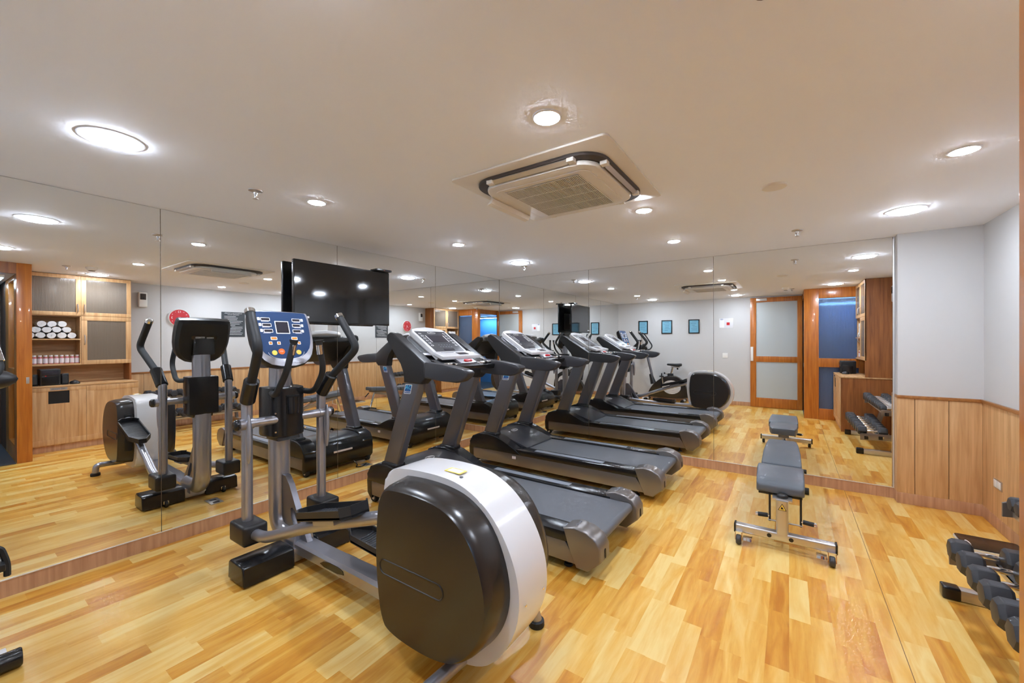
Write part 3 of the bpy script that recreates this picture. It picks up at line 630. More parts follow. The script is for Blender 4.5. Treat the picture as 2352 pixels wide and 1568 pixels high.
    for s in (-1, 1):
        pb = MB().tube(fil([(-2.44, y + s * .15, 1.3), (-2.375, y + s * .155, 1.295), (-2.365, y + s * .3, 1.305), (-2.41, y + s * .325, 1.29)], .03), .013, 10).build('pulse_grip', 'chrome', t)
        MB().cyl((-2.3665, y + s * .21, 1.3), (-2.3662, y + s * .235, 1.301), .0145, 10).build('grip_band', 'black', pb)
    return t
ta = make_treadmill(2.79, 'black and silver treadmill nearest the elliptical trainer')
tb = copy_tree(ta); tb.location.y = 4.26; tb['label'] = 'black and silver treadmill beside the end wall mirrors'

# ================================================================ ELLIPTICAL TRAINER
t = thing('elliptical_trainer', 'black and silver elliptical trainer with large rounded flywheel housing', 'elliptical trainer', (-2.0, 1.47, 0))
yc, yh = 1.48, 1.447
MB().loft([[(xc, y_, z_) for xc, z_ in ((-2.925, .012), (-2.705, .012), (-2.715, .118), (-2.735, .132), (-2.895, .132), (-2.915, .118))] for y_ in (1.09, 1.40)], True, .012, 3).build('front_foot', 'black', t)
MB().loft([[(xc, y_, z_) for xc, z_ in ((-2.925, .012), (-2.705, .012), (-2.715, .118), (-2.735, .132), (-2.895, .132), (-2.915, .118))] for y_ in (1.56, 1.835)], True, .012, 3).build('front_foot', 'black', t)
MB().box((-2.9, 1.4, .02), (-2.73, 1.56, .11), .006).build('foot_bracket', 'silver', t)
for y_ in (1.25, 1.7):
    wh = MB().lathe([(.006, -.012), (.026, -.012), (.03, -.006), (.03, .006), (.026, .012), (.006, .012)], (-2.945, y_, .03), (0, 1, 0), 18).build('transport_wheel', 'rubber', t)
    MB().box((-2.95, y_ - .02, .03), (-2.915, y_ + .02, .06), .004).build('wheel_fork', 'chrome', wh)
MB().loft([[(x_, yc + dy * k, z0 + dz * k) for dy, dz in ((-.062, -.03), (-.05, -.042), (.05, -.042), (.062, -.03), (.062, .026), (.045, .042), (-.045, .042), (-.062, .026))] for x_, z0, k in ((-2.98, .105, 1), (-2.4, .11, 1), (-1.95, .115, 1.05), (-1.2, .12, 1.2))]).build('base_rail', 'silver', t)
for s in (-1, 1):
    MB().slab(smooth2([(-.14, -.02), (.14, -.02), (.12, .022), (-.06, .022)], 1), (-2.32, yc + s * .0642, .115), (1, 0, .02), (0, 0, 1), -.002, .002).build('rail_inlay', 'black', t)
MB().tube(fil([(-2.75, yc, .13), (-3.078, yc, .14), (-3.08, yc, .9), (-3.06, yc, 1.44)], .24, 9), .07, 24).build('mast', 'silver', t)
hole = [(-2.835 + .022 * math.cos(R(a)) - .12 * math.sin(R(a)) * .45, .265 + .075 * math.sin(R(a))) for a in range(0, 361, 30)]
gp = [(-3.0, .14), (-2.66, .14), (-2.7, .2), (-2.79, .31), (-2.9, .49), (-2.955, .545), (-3.0, .545)]
g1 = MB(); g1.prism(gp[:2] + gp[2:4] + [(-2.86, .34), (-2.79, .255), (-2.775, .2), (-2.79, .185), (-2.83, .2), (-3.0, .2)], 'y', yc - .02, yc + .02, .004)
g1.prism([(-3.0, .2), (-2.83, .2), (-2.875, .265), (-2.885, .33), (-2.86, .34), (-2.79, .31), (-2.9, .49), (-2.955, .545), (-3.0, .545)], 'y', yc - .0195, yc + .0195)
g1.build('gusset', 'silvd', t)
# flywheel housing
band = smooth2([(-1.705, .80), (-1.66, .86), (-1.5, .882), (-1.3, .885), (-1.18, .868), (-1.05, .805), (-.95, .695), (-.89, .56), (-.878, .43), (-.91, .31), (-.98, .195), (-1.08, .11), (-1.25, .08), (-1.5, .085), (-1.65, .11), (-1.70, .3), (-1.725, .55)], 2)
hs = MB().prism(band, 'y', yh - .112, yh + .112, .022, 4).build('housing_band', 'pearl', t)
MB().slab(rrect(.1, .055, .004, 3), (-1.3, yh - .02, .8855), (1, 0, -.01), (0, 1, 0), 0, .001).build('warning_label', 'yellow', hs)
MB().slab(rrect(.075, .038, .002, 3), (-1.3, yh - .02, .8866), (1, 0, -.01), (0, 1, 0), 0, .0005).build('label_text', 'whitep', hs)
MB().lathe([(.001, 0), (.009, 0), (.009, .002), (.001, .002)], (-1.235, yh - .055, .878), (.15, 0, 1), 12).build('plug', 'hood', hs)
for x_, z_, yy in ((-.862, .43, -.07), (-.862, .43, .07), (-1.0, .165, -.07)):
    MB().lathe([(.001, 0), (.006, 0), (.005, .003), (.001, .004)], (x_ - .016, yh + yy, z_), (1, 0, 0), 10).build('screw', 'chrome', hs)
shl = smooth2([(-1.575, .822), (-1.42, .838), (-1.25, .834), (-1.13, .805), (-1.03, .73), (-.965, .61), (-.938, .48), (-.965, .36), (-1.03, .26), (-1.1, .2), (-1.2, .165), (-1.35, .155), (-1.5, .165), (-1.565, .2), (-1.6, .4), (-1.605, .6)], 2)
for s in (-1, 1):
    shs = [(p[0] - (.045 if s > 0 and p[0] < -1.45 else 0), p[1]) for p in shl]
    ring = lambda k, y_: [(-1.29 + (p[0] + 1.29) * k, y_, .49 + (p[1] - .49) * k) for p in shs]
    rs = [ring(1.055, yh + s * .112), ring(1.03, yh + s * .2), ring(1.0, yh + s * .236), ring(.975, yh + s * .246)]
    o = MB().loft(rs).build('housing_shell', 'shell', t, sharp=28)
    pill = [(-1.535 + .033 * math.cos(R(a)), .463 + .033 * math.sin(R(a))) for a in range(90, 271, 20)] + [(-1.2 + .033 * math.cos(R(a)), .463 + .033 * math.sin(R(a))) for a in range(-90, 91, 20)]
    MB().tube([(p[0], yh + s * .246, p[1]) for p in pill], .0035, 6, closed=True).build('badge_outline', 'blackm', o)
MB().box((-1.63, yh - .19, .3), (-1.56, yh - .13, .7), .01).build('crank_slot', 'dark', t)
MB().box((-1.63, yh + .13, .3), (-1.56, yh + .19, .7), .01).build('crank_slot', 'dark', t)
st = MB().tube(fil([(-1.19, 1.1, .03), (-1.19, 1.105, .115), (-1.18, 1.45, .105), (-1.12, 1.815, .125), (-1.1, 1.83, .03)], .06, 7), .029, 16).build('rear_stabiliser', 'silver', t)
for p in ((-1.19, 1.1), (-1.1, 1.83)):
    MB().lathe([(.001, 0), (.04, 0), (.042, .008), (.04, .03), (.028, .036), (.001, .036)], (p[0], p[1], 0), seg=20).build('foot_cap', 'rubber', st)
# arms
for s, yy in ((-1, 1.222), (1, 1.738)):
    MB().cyl((-2.972, yy, .27), (-2.972, yy, 1.04), .033, 18).build('swing_arm', 'silver', t)
    MB().tube(fil([(-2.972, yy, 1.03), (-2.972, yy - s * 0, 1.1), (-2.94, yy - .0, 1.15)], .05), .033, 18).build('arm_bend', 'silver', t)
    b0, b1 = Vector((-2.965, yy, 1.1)), Vector((-2.855, yy + s * .018, 1.25))
    MB().tube([b0, b0 + (b1 - b0) * .04, b0 + (b1 - b0) * .96, b1], [.036, .045, .045, .036], 18).build('grip_socket', 'black', t)
    hb = MB().tube(fil([b1 - (b1 - b0) * .2, (-2.625, yy + s * .078, 1.45), (-2.8, yy + s * .05, 1.68)], .06, 6), .027, 16).build('moving_handle', 'rubber', t)
    MB().tube([(-2.797, yy + s * .0505, 1.676), (-2.812, yy + s * .048, 1.697), (-2.818, yy + s * .047, 1.704)], [.03, .03, .02], 16).build('end_cap', 'chrome', hb)
    sh = MB(); sh.ell((-2.915, yy + s * .012, .86), (.03, .016, .165), 14); sh.build('arm_shield', 'silver', t)
    pv = MB().cyl((-2.955, yy - s * .03, .955), (-2.955, yy + s * .062, .955), .036, 18).build('pivot_sleeve', 'silver', t)
    MB().lathe([(.001, .02), (.026, .018), (.034, .01), (.036, 0), (.036, -.012), (.001, -.012)], (-2.955, yy + s * .066, .955), (0, s, 0), 18).build('pivot_cap', 'black', pv)
    MB().box((-3.06, yy - .075, .185), (-2.845, yy + .075, .315), .022, 3).build('arm_boot', 'blackm', t)
MB().cyl((-2.955, 1.25, .955), (-2.955, 1.71, .955), .03, 18).build('pivot_axle', 'silver', t)
def pedal(yy, pa, pb, bar):
    MB().tube(fil(bar, .12, 6), .034, 16).build('pedal_bar', 'silver', t)
    a, b = Vector(pa), Vector(pb); L_ = (b - a).length; eu = (b - a).normalized(); mid = (a + b) / 2
    out = [(-L_ / 2, -.03), (-L_ / 2 + .1, -.085), (L_ / 2 - .05, -.085), (L_ / 2, -.05), (L_ / 2, .05), (L_ / 2 - .05, .085), (-L_ / 2 + .1, .085), (-L_ / 2, .03)]
    q = MB().slab(out, mid, eu, (0, 1, 0), -.012, .004, .003).build('foot_plate', 'blackm', t)
    rim = MB()
    for i in range(len(out)):
        p, r_ = Vector(out[i]), Vector(out[(i + 1) % len(out)]); d = (r_ - p); n_ = Vector((-d.y, d.x)).normalized() * .009
        rim.slab([tuple(p), tuple(r_), tuple(r_ + n_), tuple(p + n_)], mid, eu, (0, 1, 0), -.014, .034 if i not in (2, 3, 4) else .046)
    rim.build('rim', 'blackm', q)
    MB().slab([(-.09, -.05), (.11, -.05), (.11, .05), (-.09, .05)], mid, eu, (0, 1, 0), -.05, -.012, .008).build('pedal_bracket', 'silver', q)
    tr = MB()
    for k in range(11):
        x0 = -L_ / 2 + .12 + k * (L_ - .2) / 11
        tr.tube([mid + eu * (x0 + .02 * math.cos(j * .5 - 1)) + Vector((0, -.07 + .028 * j, 0)) + eu.cross(Vector((0, 1, 0))) * .0045 for j in range(6)], .003, 5)
    tr.build('tread', 'hexl', q)
pedal(1.24, (-2.31, 1.24, .505), (-1.77, 1.24, .645), [(-2.9, 1.222, .245), (-2.72, 1.225, .262), (-2.2, 1.245, .465), (-1.62, 1.28, .645)])
pedal(1.61, (-2.38, 1.61, .25), (-1.93, 1.61, .225), [(-2.9, 1.738, .245), (-2.72, 1.735, .225), (-2.3, 1.65, .19), (-1.62, 1.6, .19)])
# console
o = Vector((-3.025, 1.488, 1.518)); eu = Vector((0, 1, 0)); ev = Vector((-.343, 0, .939)).normalized()
out = smooth2([(-.166, .216), (.166, .216), (.182, .2), (.19, .08), (.186, -.05), (.158, -.15), (.085, -.215), (-.085, -.215), (-.158, -.15), (-.186, -.05), (-.19, .08), (-.182, .2)], 1)
out = [(p[0] * 1.15, p[1]) for p in out]
sc_ = lambda k, dy=0: [(p[0] * k, p[1] * k + dy) for p in out]
cb = MB().loft([[o + eu * p[0] + ev * p[1] + eu.cross(ev) * tt for p in sc_(k)] for k, tt in ((.86, -.085), (.97, -.06), (1.0, -.03), (1.0, -.004), (.985, .004))]).build('console_body', 'blackm', t, sharp=30)
MB().slab(sc_(.97), o, eu, ev, .002, .008, .003).build('console_rim', 'silver', cb)
ov = MB().slab([(p[0] * .9, p[1] * .83 + .026) for p in out], o, eu, ev, .008, .0095).build('overlay', 'panelblue', cb)
q = MB(); k_ = MB()
q.slab(rrect(.098, .098, .003, 2, 0, .085), o, eu, ev, .0095, .0102); k_.slab(rrect(.086, .086, .002, 2, 0, .085), o, eu, ev, .0102, .0108)
for s in (-1, 1):
    for i in range(3):
        q.slab(rrect(.062, .026, .003, 2, s * .108 - s * .004 * i, .145 - .044 * i), o, eu, ev, .0095, .0102); k_.slab(rrect(.054, .018, .002, 2, s * .108 - s * .004 * i, .145 - .044 * i), o, eu, ev, .0102, .0108)
        q.slab(rrect(.018, .022, .003, 2, s * .152 - s * .004 * i, .147 - .044 * i), o, eu, ev, .0095, .0102)
        q.slab([(s * .112 - .025, .127 - .044 * i), (s * .112 + .025, .127 - .044 * i), (s * .112 + .025, .13 - .044 * i), (s * .112 - .025, .13 - .044 * i)], o, eu, ev, .0095, .0102)
    for dx, dy, w_ in ((0, .0, .044), (-.028, -.036, .024), (.028, -.036, .024)):
        q.slab(rrect(w_, .024, .004, 2, s * .072 + dx, dy), o, eu, ev, .0095, .0102)
q.build('display_frame', 'whitep', ov); k_.build('display', 'screen', ov)
a_ = MB()
for s in (-1, 1):
    for dx, dy, w_ in ((0, .0, .036), (-.028, -.036, .017), (.028, -.036, .017)): a_.slab(rrect(w_, .016, .003, 2, s * .072 + dx, dy), o, eu, ev, .0102, .0108)
a_.build('key', 'amber', ov)
def btn(u, v, r, m): MB().slab([(u + r * math.cos(k * math.pi / 10), v + r * math.sin(k * math.pi / 10)) for k in range(20)], o, eu, ev, .0095, .0115).build('button', m, ov)
btn(-.085, -.108, .018, 'yellow'); btn(-.036, -.1, .022, 'orange'); btn(.036, -.1, .022, 'cyan'); btn(.085, -.108, .018, 'yellow')
text('STOP', .011, o + eu * -.036 + ev * -.1 + eu.cross(ev) * .012, eu, ev, 'lettering', 'whitep', ov, width=.022)
MB().tube([o + eu * (.125 * math.cos(R(a))) + ev * (-.105 + .055 * math.sin(R(a))) + eu.cross(ev) * .0097 for a in range(180, 361, 12)], .0012, 5).build('arc_line', 'whitep', ov)
text('FITNESS', .02, o + eu * .07 + ev * -.188 + eu.cross(ev) * .0085, eu, ev, 'lettering', 'silver', cb, width=.085)
bk = MB().slab(rrect(.2, .036, .016, 5), o + ev * .05 + eu.cross(ev) * -.085, -eu, ev, 0, .002).build('back_badge', 'black', cb)
text('cosco', .024, o + ev * .05 + eu * .045 + eu.cross(ev) * -.0875, -eu, ev, 'lettering', 'whitep', bk, width=.055)
text('FITNESS', .022, o + ev * .05 + eu * -.035 + eu.cross(ev) * -.0875, -eu, ev, 'lettering', 'whitep', bk, width=.07)
MB().prism([(-3.14, 1.38), (-3.0, 1.36), (-3.02, 1.52), (-3.12, 1.55)], 'y', 1.4, 1.57, .02, 3).build('console_neck', 'black', t)
# control box, cup holder and fixed handles
bx = MB().prism(smooth2([(-3.15, 1.37), (-3.15, 1.59), (-3.1, 1.605), (-2.96, 1.6), (-2.915, 1.56), (-2.905, 1.48), (-2.915, 1.41), (-2.96, 1.365), (-3.1, 1.362)], 1), 'z', .83, 1.175, .012, 3).build('control_box', 'black', t)
MB().lathe([(.001, 0), (.034, 0), (.04, .12), (.044, .122), (.037, .118), (.03, .012), (.001, .012)], (-2.905, 1.49, .99), seg=24).build('cup_holder', 'black', bx)
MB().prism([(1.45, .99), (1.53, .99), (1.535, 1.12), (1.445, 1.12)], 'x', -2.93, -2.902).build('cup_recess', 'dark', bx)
MB().prism([(-3.13, .87), (-2.95, .84), (-2.94, .8), (-3.1, .8)], 'y', 1.4, 1.56, .01).build('box_skirt', 'black', bx)
for y_, z_ in ((1.385, 1.15), (1.59, 1.15), (1.385, .87), (1.59, .87), (1.385, 1.0), (1.59, 1.0)):
    MB().lathe([(.001, .0), (.007, 0), (.006, .003), (.001, .003)], (-2.93, y_, z_), (1, 0, 0), 10).build('screw', 'chrome', bx)
for s, y0_ in ((-1, 1.385), (1, 1.585)):
    h = MB().tube(fil([(-2.98, y0_, 1.14), (-2.86, y0_ + s * .035, 1.13), (-2.725, y0_ + s * .03, 1.29), (-2.71, y0_ - s * .035 + s * .02, 1.5)], .07, 7), .0205, 14).build('fixed_handle', 'rubber', t)
    y1_, y2_ = y0_ + s * .0105, y0_ - s * .011
    MB().cyl((-2.7165, y1_ - s * .011, 1.41), (-2.711, y2_ - s * .001, 1.475), .0215, 14).build('pulse_sensor', 'chrome', h)
    MB().tube([(-2.711, y2_, 1.485), (-2.71, y2_ - s * .002, 1.5), (-2.71, y2_ - s * .003, 1.508)], [.022, .026, .03], 14).build('grip_end', 'rubber', h)

# ================================================================ WEIGHT BENCH
t = thing('weight_bench', 'grey padded adjustable weight bench with castors in front of the end mirror', 'bench', (-.05, 4.1, 0))
def pad(st, name):
    rings = []
    for y_, x0, x1, zb, zt in st:
        hw = (x1 - x0) / 2; xc = (x0 + x1) / 2; zc = (zb + zt) / 2; hh = (zt - zb) / 2
        rings.append([(xc + p[0], y_, zc + p[1]) for p in rrect(hw * 2, hh * 2, min(.012, hh * .9), 4)])
    return MB().loft(rings).build(name, 'vinyl', t, sharp=50)
pad([(3.522, -.175, .065, .395, .42), (3.526, -.192, .082, .383, .436), (3.545, -.202, .092, .374, .446), (3.7, -.21, .097, .372, .448), (4.0, -.222, .1, .368, .444), (4.1, -.22, .099, .366, .44), (4.122, -.21, .09, .374, .434), (4.126, -.19, .07, .39, .42)], 'seat_pad')
pad([(4.15, -.185, .075, .39, .42), (4.155, -.195, .085, .378, .436), (4.175, -.2, .09, .37, .444), (4.5, -.2, .088, .392, .468), (4.75, -.185, .076, .41, .488), (4.86, -.172, .064, .42, .498), (4.895, -.16, .052, .43, .494), (4.9, -.14, .03, .445, .48)], 'back_pad')
MB().box((-.19, 3.56, .352), (.08, 4.08, .37), .004).build('seat_frame', 'blackm', t)
MB().loft([[(x_, y_, z_ + dz) for x_, dz in ((-.1, -.015), (0, -.015), (0, .015), (-.1, .015))] for y_, z_ in ((4.18, .352), (4.85, .402))], True).build('back_frame', 'gun', t)
bb = MB().box((-.335, 3.435, .072), (.262, 3.497, .13), .012, 3).build('base_bar', 'steel', t)
for x_ in (-.335, .262): MB().box((x_ - .006, 3.432, .069), (x_ + .006, 3.5, .133), .004).build('end_cap', 'black', bb)
for x_ in (-.118, .012): MB().lathe([(.001, 0), (.014, 0), (.014, .003), (.001, .003)], (x_, 3.435, .1), (0, -1, 0), 18).build('plug', 'black', bb)
for x_, s in ((-.307, 1), (.236, -1)):
    ca = MB().lathe([(.008, -.016), (.029, -.016), (.034, -.01), (.034, .01), (.029, .016), (.008, .016)], (x_, 3.4, .034), (1, 0, 0), 22).build('castor', 'hood', t)
    f = MB()
    for d_ in (-.021, .021): f.prism([(3.388, .03), (3.412, .022), (3.436, .07), (3.436, .09), (3.40, .088)], 'x', x_ + d_ - .002, x_ + d_ + .002)
    f.box((x_ - .023, 3.4, .082), (x_ + .023, 3.436, .09)); f.build('castor_fork', 'chrome', ca)
    MB().prism([(3.385, .04), (3.432, .04), (3.432, .06), (3.39, .058)], 'x', x_ + s * .026, x_ + s * .085, .005).build('brake_pedal', 'chrome', ca)
ps = MB().prism(rrect(.074, .07, .018, 4, -.04, 3.468), 'z', .12, .36).build('front_post', 'steel', t)
w_ = MB().slab([(-.026, -.022), (.026, -.022), (0, .026)], (-.04, 3.4322, .318), (1, 0, 0), (0, 0, 1), 0, .0012).build('warning_sticker', 'dark', ps)
MB().slab([(-.021, -.019), (.021, -.019), (0, .02)], (-.04, 3.431, .318), (1, 0, 0), (0, 0, 1), 0, .0006).build('sticker_field', 'yellow', w_)
MB().slab([(-.01, -.012), (.009, -.012), (.003, -.002), (-.003, .008), (-.005, -.002)], (-.04, 3.4304, .318), (1, 0, 0), (0, 0, 1), 0, .0005).build('hand_symbol', 'dark', w_)
MB().ell((-.04, 3.5, .375), (.036, .028, .022), 18).build('post_knob', 'blackm', t)
MB().box((-.1, 3.46, .35), (.02, 3.62, .366), .003).build('seat_bracket', 'steel', t)
MB().loft([[(x_, y_, z_ + dz) for x_, dz in ((-.075, -.026), (-.005, -.026), (-.005, .026), (-.075, .026))] for y_, z_ in ((3.49, .105), (4.74, .365))], True, .006).build('main_beam', 'steel', t)
MB().tube(fil([(-.04, 4.74, .36), (-.04, 4.78, .24), (-.04, 4.82, .1), (-.04, 4.86, .035)], .1, 6), .025, 16).build('rear_leg', 'chrome', t)
rf = MB().cyl((-.22, 4.86, .032), (.14, 4.86, .032), .022, 14).build('rear_foot', 'steel', t)
for a, b in ((-.24, -.1), (.02, .16)): MB().cyl((a, 4.86, .032), (b, 4.86, .032), .031, 16).build('foam_roller', 'rubber', rf)
MB().tube([(-.04, 4.88, .37), (-.04, 4.97, .29)], .012, 10).build('carry_handle', 'rubber', t)
for s, x_ in ((-1, -.118), (1, .07)):
    r_ = MB().tube(fil([(x_, 3.55, .37), (x_, 3.55, .22), (x_, 3.56, .16)], .05), .007, 8).build('adjust_rod', 'blackm', t)
    MB().cyl((x_, 3.555, .2), (x_ + s * .06, 3.555, .195), .008, 10).build('grip_spindle', 'chrome', r_)
    MB().cyl((x_ + s * .012, 3.555, .2), (x_ + s * .075, 3.555, .195), .0155, 14).build('hand_grip', 'rubber', r_)
    MB().cyl((x_ + s * .075, 3.555, .195), (x_ + s * .09, 3.555, .194), .0145, 12).build('grip_tip', 'chrome', r_)
MB().cyl((-.13, 3.556, .168), (.082, 3.556, .168), .006, 10).build('rod_axle', 'steel', t)
MB().loft([[(x_, y_, z_ + dz) for x_, dz in ((-.06, -.012), (-.02, -.012), (-.02, .012), (-.06, .012))] for y_, z_ in ((3.95, .2), (4.35, .37))], True).build('ladder_strut', 'steel', t)

# ================================================================ DUMBBELL RACK
t = thing('dumbbell_rack', 'two tier grey steel dumbbell rack along the right wall', 'rack', (1.0, 2.7, 0))
for y_ in (2.06, 3.38):
    yo = y_ + (.022 if y_ > 3 else -.022)
    ft = MB().box((.79, y_ - .03, .004), (1.26, y_ + .03, .066), .006).build('foot_bar', 'steel', t)
    MB().box((.735, y_ - .036, 0), (.812, y_ + .036, .072), .012, 3).build('foot_cap', 'black', ft)
    MB().loft([[(x_, yo + dy, z_) for x_, dy in ((xc - .03, -.022), (xc + .03, -.022), (xc + .03, .022), (xc - .03, .022))] for xc, z_ in ((1.1, .06), (1.245, .64))], True, .005).build('upright', 'gun', t)
    MB().prism([(.775, .185), (1.1, .205), (1.16, .25), (1.1, .282), (.79, .272), (.772, .262)], 'y', yo - .008, yo + .008, .003).build('shelf_bracket', 'gun', t)
    MB().prism([(.98, .515), (1.24, .54), (1.26, .59), (1.0, .6), (.98, .592)], 'y', yo - .008, yo + .008, .003).build('shelf_bracket', 'gun', t)
    for z_, x_ in ((.235, .85), (.24, 1.0), (.56, 1.04), (.57, 1.18)):
        MB().lathe([(.001, .0), (.009, 0), (.008, .006), (.001, .006)], (x_, yo + (.008 if y_ > 3 else -.008), z_), (0, 1 if y_ > 3 else -1, 0), 10).build('bolt', 'chrome', t)
for (x_, z_) in ((.835, .228), (.975, .24), (1.035, .552), (1.17, .566)):
    b = MB(); b.box((x_ - .018, 2.04, z_ - .003), (x_ + .018, 3.405, z_ + .003)); b.box((x_ - .018, 2.04, z_ - .03), (x_ - .014, 3.4, z_ + .003)); b.build('shelf_rail', 'steel', t)
    MB().box((x_ - .02, 3.4, z_ - .028), (x_ + .02, 3.425, z_ + .012), .003).build('rail_cap', 'black', t)
def dumbbell(x, y, z, r, hl, label, grp):
    d = thing('dumbbell', label, 'dumbbell', (x, y, z), grp)
    for s in (-1, 1):
        hx = [(r * math.cos(R(60 * k)), r * math.sin(R(60 * k))) for k in range(6)]
        P = lambda k, xx: [(xx, y + p[0] * k, z + p[1] * k) for p in hx]
        a = x + s * .058; b = a + s * hl
        h = MB().loft([P(.82, a), P(1, a + s * hl * .14), P(1, b - s * hl * .2), P(.78, b)], True, .0025, 2, True).build('head', 'hexr', d, sharp=25)
        MB().box((a + s * hl * .25, y - r * .34, z + r * .866), (a + s * hl * .72, y + r * .34, z + r * .872)).build('weight_mark', 'hexl', h)
    MB().lathe([(.001, -.062), (.0125, -.062), (.0125, -.045), (.0145, -.035), (.0155, 0), (.0145, .035), (.0125, .045), (.0125, .062), (.001, .062)], (x, y, z), (1, 0, 0), 16).build('handle', 'chrome', d)
lo = [3.33, 3.16, 2.99, 2.83, 2.665, 2.5, 2.335, 2.17]
for i, y_ in enumerate(lo):
    r_ = .064 + .001 * i
    dumbbell(.905, y_, .2445 + r_ * .866, r_, .09 + .003 * i, 'black hexagonal dumbbell on the lower tier, %s counted from the end mirror' % ORD[i], 'dumbbells on the lower tier')
up_ = [3.325, 3.23, 3.135, 3.03, 2.92, 2.805, 2.685, 2.555, 2.415, 2.275, 2.135]
for i, y_ in enumerate(up_):
    r_ = .043 + .0023 * i
    dumbbell(1.103, y_, .571 + r_ * .866, r_, .062 + .003 * i, 'black hexagonal dumbbell on the upper tier, %s counted from the end mirror' % ORD[i], 'dumbbells on the upper tier')
t = thing('floor_scale', 'flat black board with silver rim and oval window, on the floor by the right wall', 'scale', (1.19, 4.32, 0))
MB().prism(rrect(.33, .27, .025, 5, 1.195, 4.325), 'z', .006, .022, .003).build('rim', 'alu', t)
MB().prism(rrect(.318, .258, .022, 5, 1.195, 4.325), 'z', .022, .028, .002).build('top', 'black', t)
MB().slab([(.012 * math.cos(k * math.pi / 12), .05 * math.sin(k * math.pi / 12)) for k in range(24)], (1.07, 4.285, .028), (1, 0, 0), (0, 1, 0), 0, .0012).build('oval_window', 'whitep', t)

# ================================================================ EXERCISE BICYCLE (mostly seen in the mirrors)
t = thing('exercise_bicycle', 'black upright exercise bicycle between the rear wall and elliptical trainer', 'exercise bicycle', (-2.5, .08, 0))
yb = .02
for x_, y0_, y1_ in ((-2.945, -.1, .262), (-2.085, -.14, .255)):
    f = MB().cyl((x_, y0_ + .09, .045), (x_, y1_ - .09, .045), .034, 16).build('stabiliser', 'pearl', t)
    for a, b in ((y0_, y0_ + .1), (y1_ - .1, y1_)): MB().tube([(x_, a, .042), (x_, a + .006, .042), (x_, b - .006, .042), (x_, b, .042)], [.03, .041, .041, .037], 18).build('end_cap', 'black', f)
    MB().box((x_ - .09, yb - .08, .03), (x_ - .02, y1_ - .04, .068), .006).build('foot_plate', 'pearl', f) if x_ < -2.5 else None
def shroud(y0_, y1_): 
    outer = [(-2.93, .14), (-2.9, .25), (-2.82, .38), (-2.7, .5), (-2.56, .6), (-2.4, .64), (-2.28, .635), (-2.15, .57), (-2.06, .47), (-2.02, .36), (-1.995, .2), (-1.99, .09), (-2.9, .09)]
    return MB().prism(smooth2(outer, 1), 'y', y0_, y1_, .012, 3)
shroud(yb - .06, yb + .06).build('shroud', 'shell', t)
for s in (-1, 1):
    dk = MB().slab([(.215 * math.cos(k * math.pi / 16), .165 * math.sin(k * math.pi / 16)) for k in range(32)], (-2.36, yb + s * .0605, .36), (1, 0, 0), (0, 0, 1), -.003, .003).build('wheel_cover', 'pearl', t)
    sl = MB()
    for k in range(11):
        z_ = -.13 + .026 * k; xw = .205 * math.sqrt(max(0, 1 - (z_ / .165) ** 2)); sl.box((-2.36 - xw, yb + s * .0635 - .0008, .36 + z_ - .003), (-2.36 + xw, yb + s * .0635 + .0008, .36 + z_ + .003))
    sl.build('vent_slat', 'gun', dk)
    px_, pz_ = (-2.57, .62) if s > 0 else (-2.53, .22)
    MB().tube([(-2.55, yb + s * .07, .42), (-2.55, yb + s * .09, .42), (px_, yb + s * .095, pz_)], .013, 10).build('crank', 'steel', t)
    pd = MB().box((px_ - .05, yb + s * .105, pz_ - .014), (px_ + .05, yb + s * .165, pz_ + .014), .006).build('pedal', 'blackm', t)
    MB().tube(fil([(px_, yb + s * .11, pz_ + .01), (px_, yb + s * .115, pz_ + .075), (px_, yb + s * .155, pz_ + .07), (px_, yb + s * .172, pz_), (px_, yb + s * .172, pz_ - .05)], .03), .01, 6).build('strap', 'rubber', pd)
MB().tube([(-2.8, yb, .42), (-2.86, yb, .62), (-2.87, yb, .66)], [.07, .045, .035], 16).build('stem_boot', 'blackm', t)
MB().tube(fil([(-2.83, yb, .6), (-2.94, yb, 1.05), (-2.99, yb, 1.3)], .1), .03, 16).build('stem', 'silvd', t)
MB().box((-2.46, yb - .04, .6), (-2.33, yb + .04, .69), .015, 3).build('seat_collar', 'blackm', t)
MB().cyl((-2.39, yb, .65), (-2.34, yb, .85), .025, 16).build('seat_post', 'chrome', t)
MB().cyl((-2.46, yb, .67), (-2.52, yb, .69), .009, 8).build('clamp_screw', 'chrome', t)
MB().ell((-2.535, yb, .692), (.02, .02, .022), 14).build('clamp_knob', 'black', t)
MB().box((-2.38, yb - .025, .838), (-2.17, yb + .025, .862), .005).build('seat_slide', 'steel', t)
MB().ell((-2.23, yb, .81), (.022, .022, .024), 14).build('slide_knob', 'black', t)
sd = MB(); rr_ = []
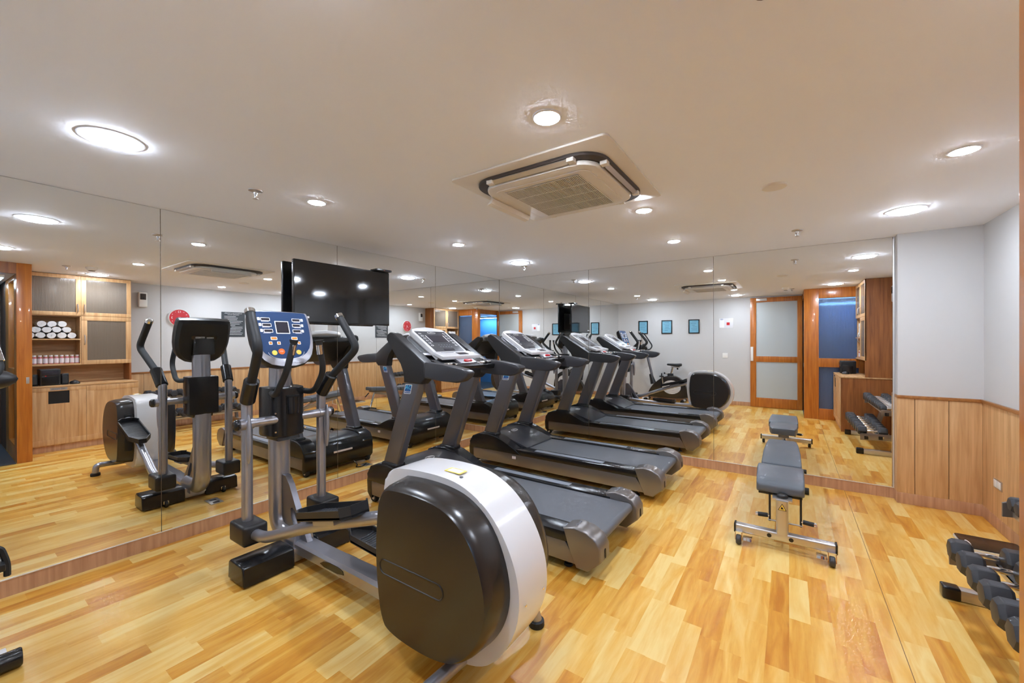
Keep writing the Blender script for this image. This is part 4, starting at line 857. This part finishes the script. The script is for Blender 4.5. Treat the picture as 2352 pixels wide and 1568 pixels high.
for x_, hw, zt, zb in ((-2.475, .02, .92, .895), (-2.46, .03, .93, .885), (-2.38, .042, .932, .876), (-2.28, .085, .93, .868), (-2.2, .115, .935, .865), (-2.155, .1, .935, .87), (-2.14, .06, .925, .885)):
    rr_.append([(x_, yb + p[0], (zt + zb) / 2 + p[1]) for p in rrect(hw * 2, zt - zb, (zt - zb) * .42, 3)])
sd.loft(rr_).build('saddle', 'rubber', t, sharp=60)
# handlebar: oval console pod and tall loops
cp = MB(); cp.ell((-3.05, .06, 1.325), (.085, .205, .066), 22); cp.build('console_pod', 'blackm', t)
hbm = MB().tube(fil([(-2.99, yb, 1.27), (-2.92, yb - .1, 1.26), (-2.86, yb - .13, 1.36), (-3.06, yb - .13, 1.66), (-3.12, yb - .06, 1.7), (-3.08, yb, 1.5)], .06), .016, 10).build('handlebar', 'rubber', t)
hb2 = MB().tube(fil([(-2.99, yb, 1.27), (-2.93, .1, 1.3), (-3.0, .212, 1.36), (-3.07, .14, 1.68)], .05), .016, 10).build('handlebar', 'rubber', t)
MB().tube([(-3.01, .2, 1.41), (-3.055, .156, 1.61)], .023, 14).build('pulse_grip', 'chrome', hb2)

# ================================================================ small floor things
for x0, x1, y0_, y1_, l in ((-3.23, -3.06, 1.5, 1.6, 'steel floor socket plate between the elliptical trainer and the mirror'), (-3.42, -3.3, 3.0, 3.1, 'steel floor socket plate between the front treadmill and the mirror')):
    q = thing('floor_socket', l, 'socket', ((x0 + x1) / 2, (y0_ + y1_) / 2, 0), 'floor sockets')
    MB().box((x0, y0_, 0), (x1, y1_, .006), .002).build('plate', 'steel', q)
    for k in range(2): MB().box((x0 + .02 + k * (x1 - x0) * .45, y0_ + .025, .006), (x0 + .05 + k * (x1 - x0) * .45, y1_ - .025, .009)).build('outlet', 'hood', q)
solo(MB().tube(fil([(-3.25, 2.95, .06), (-3.3, 2.98, .01), (-3.36, 2.9, .008), (-3.4, 2.98, .008), (-3.36, 3.05, .02), (-3.36, 3.05, .012)], .05), .006, 8), 'power_cord', 'black', 'thin black power cord behind the front treadmill', 'cord')
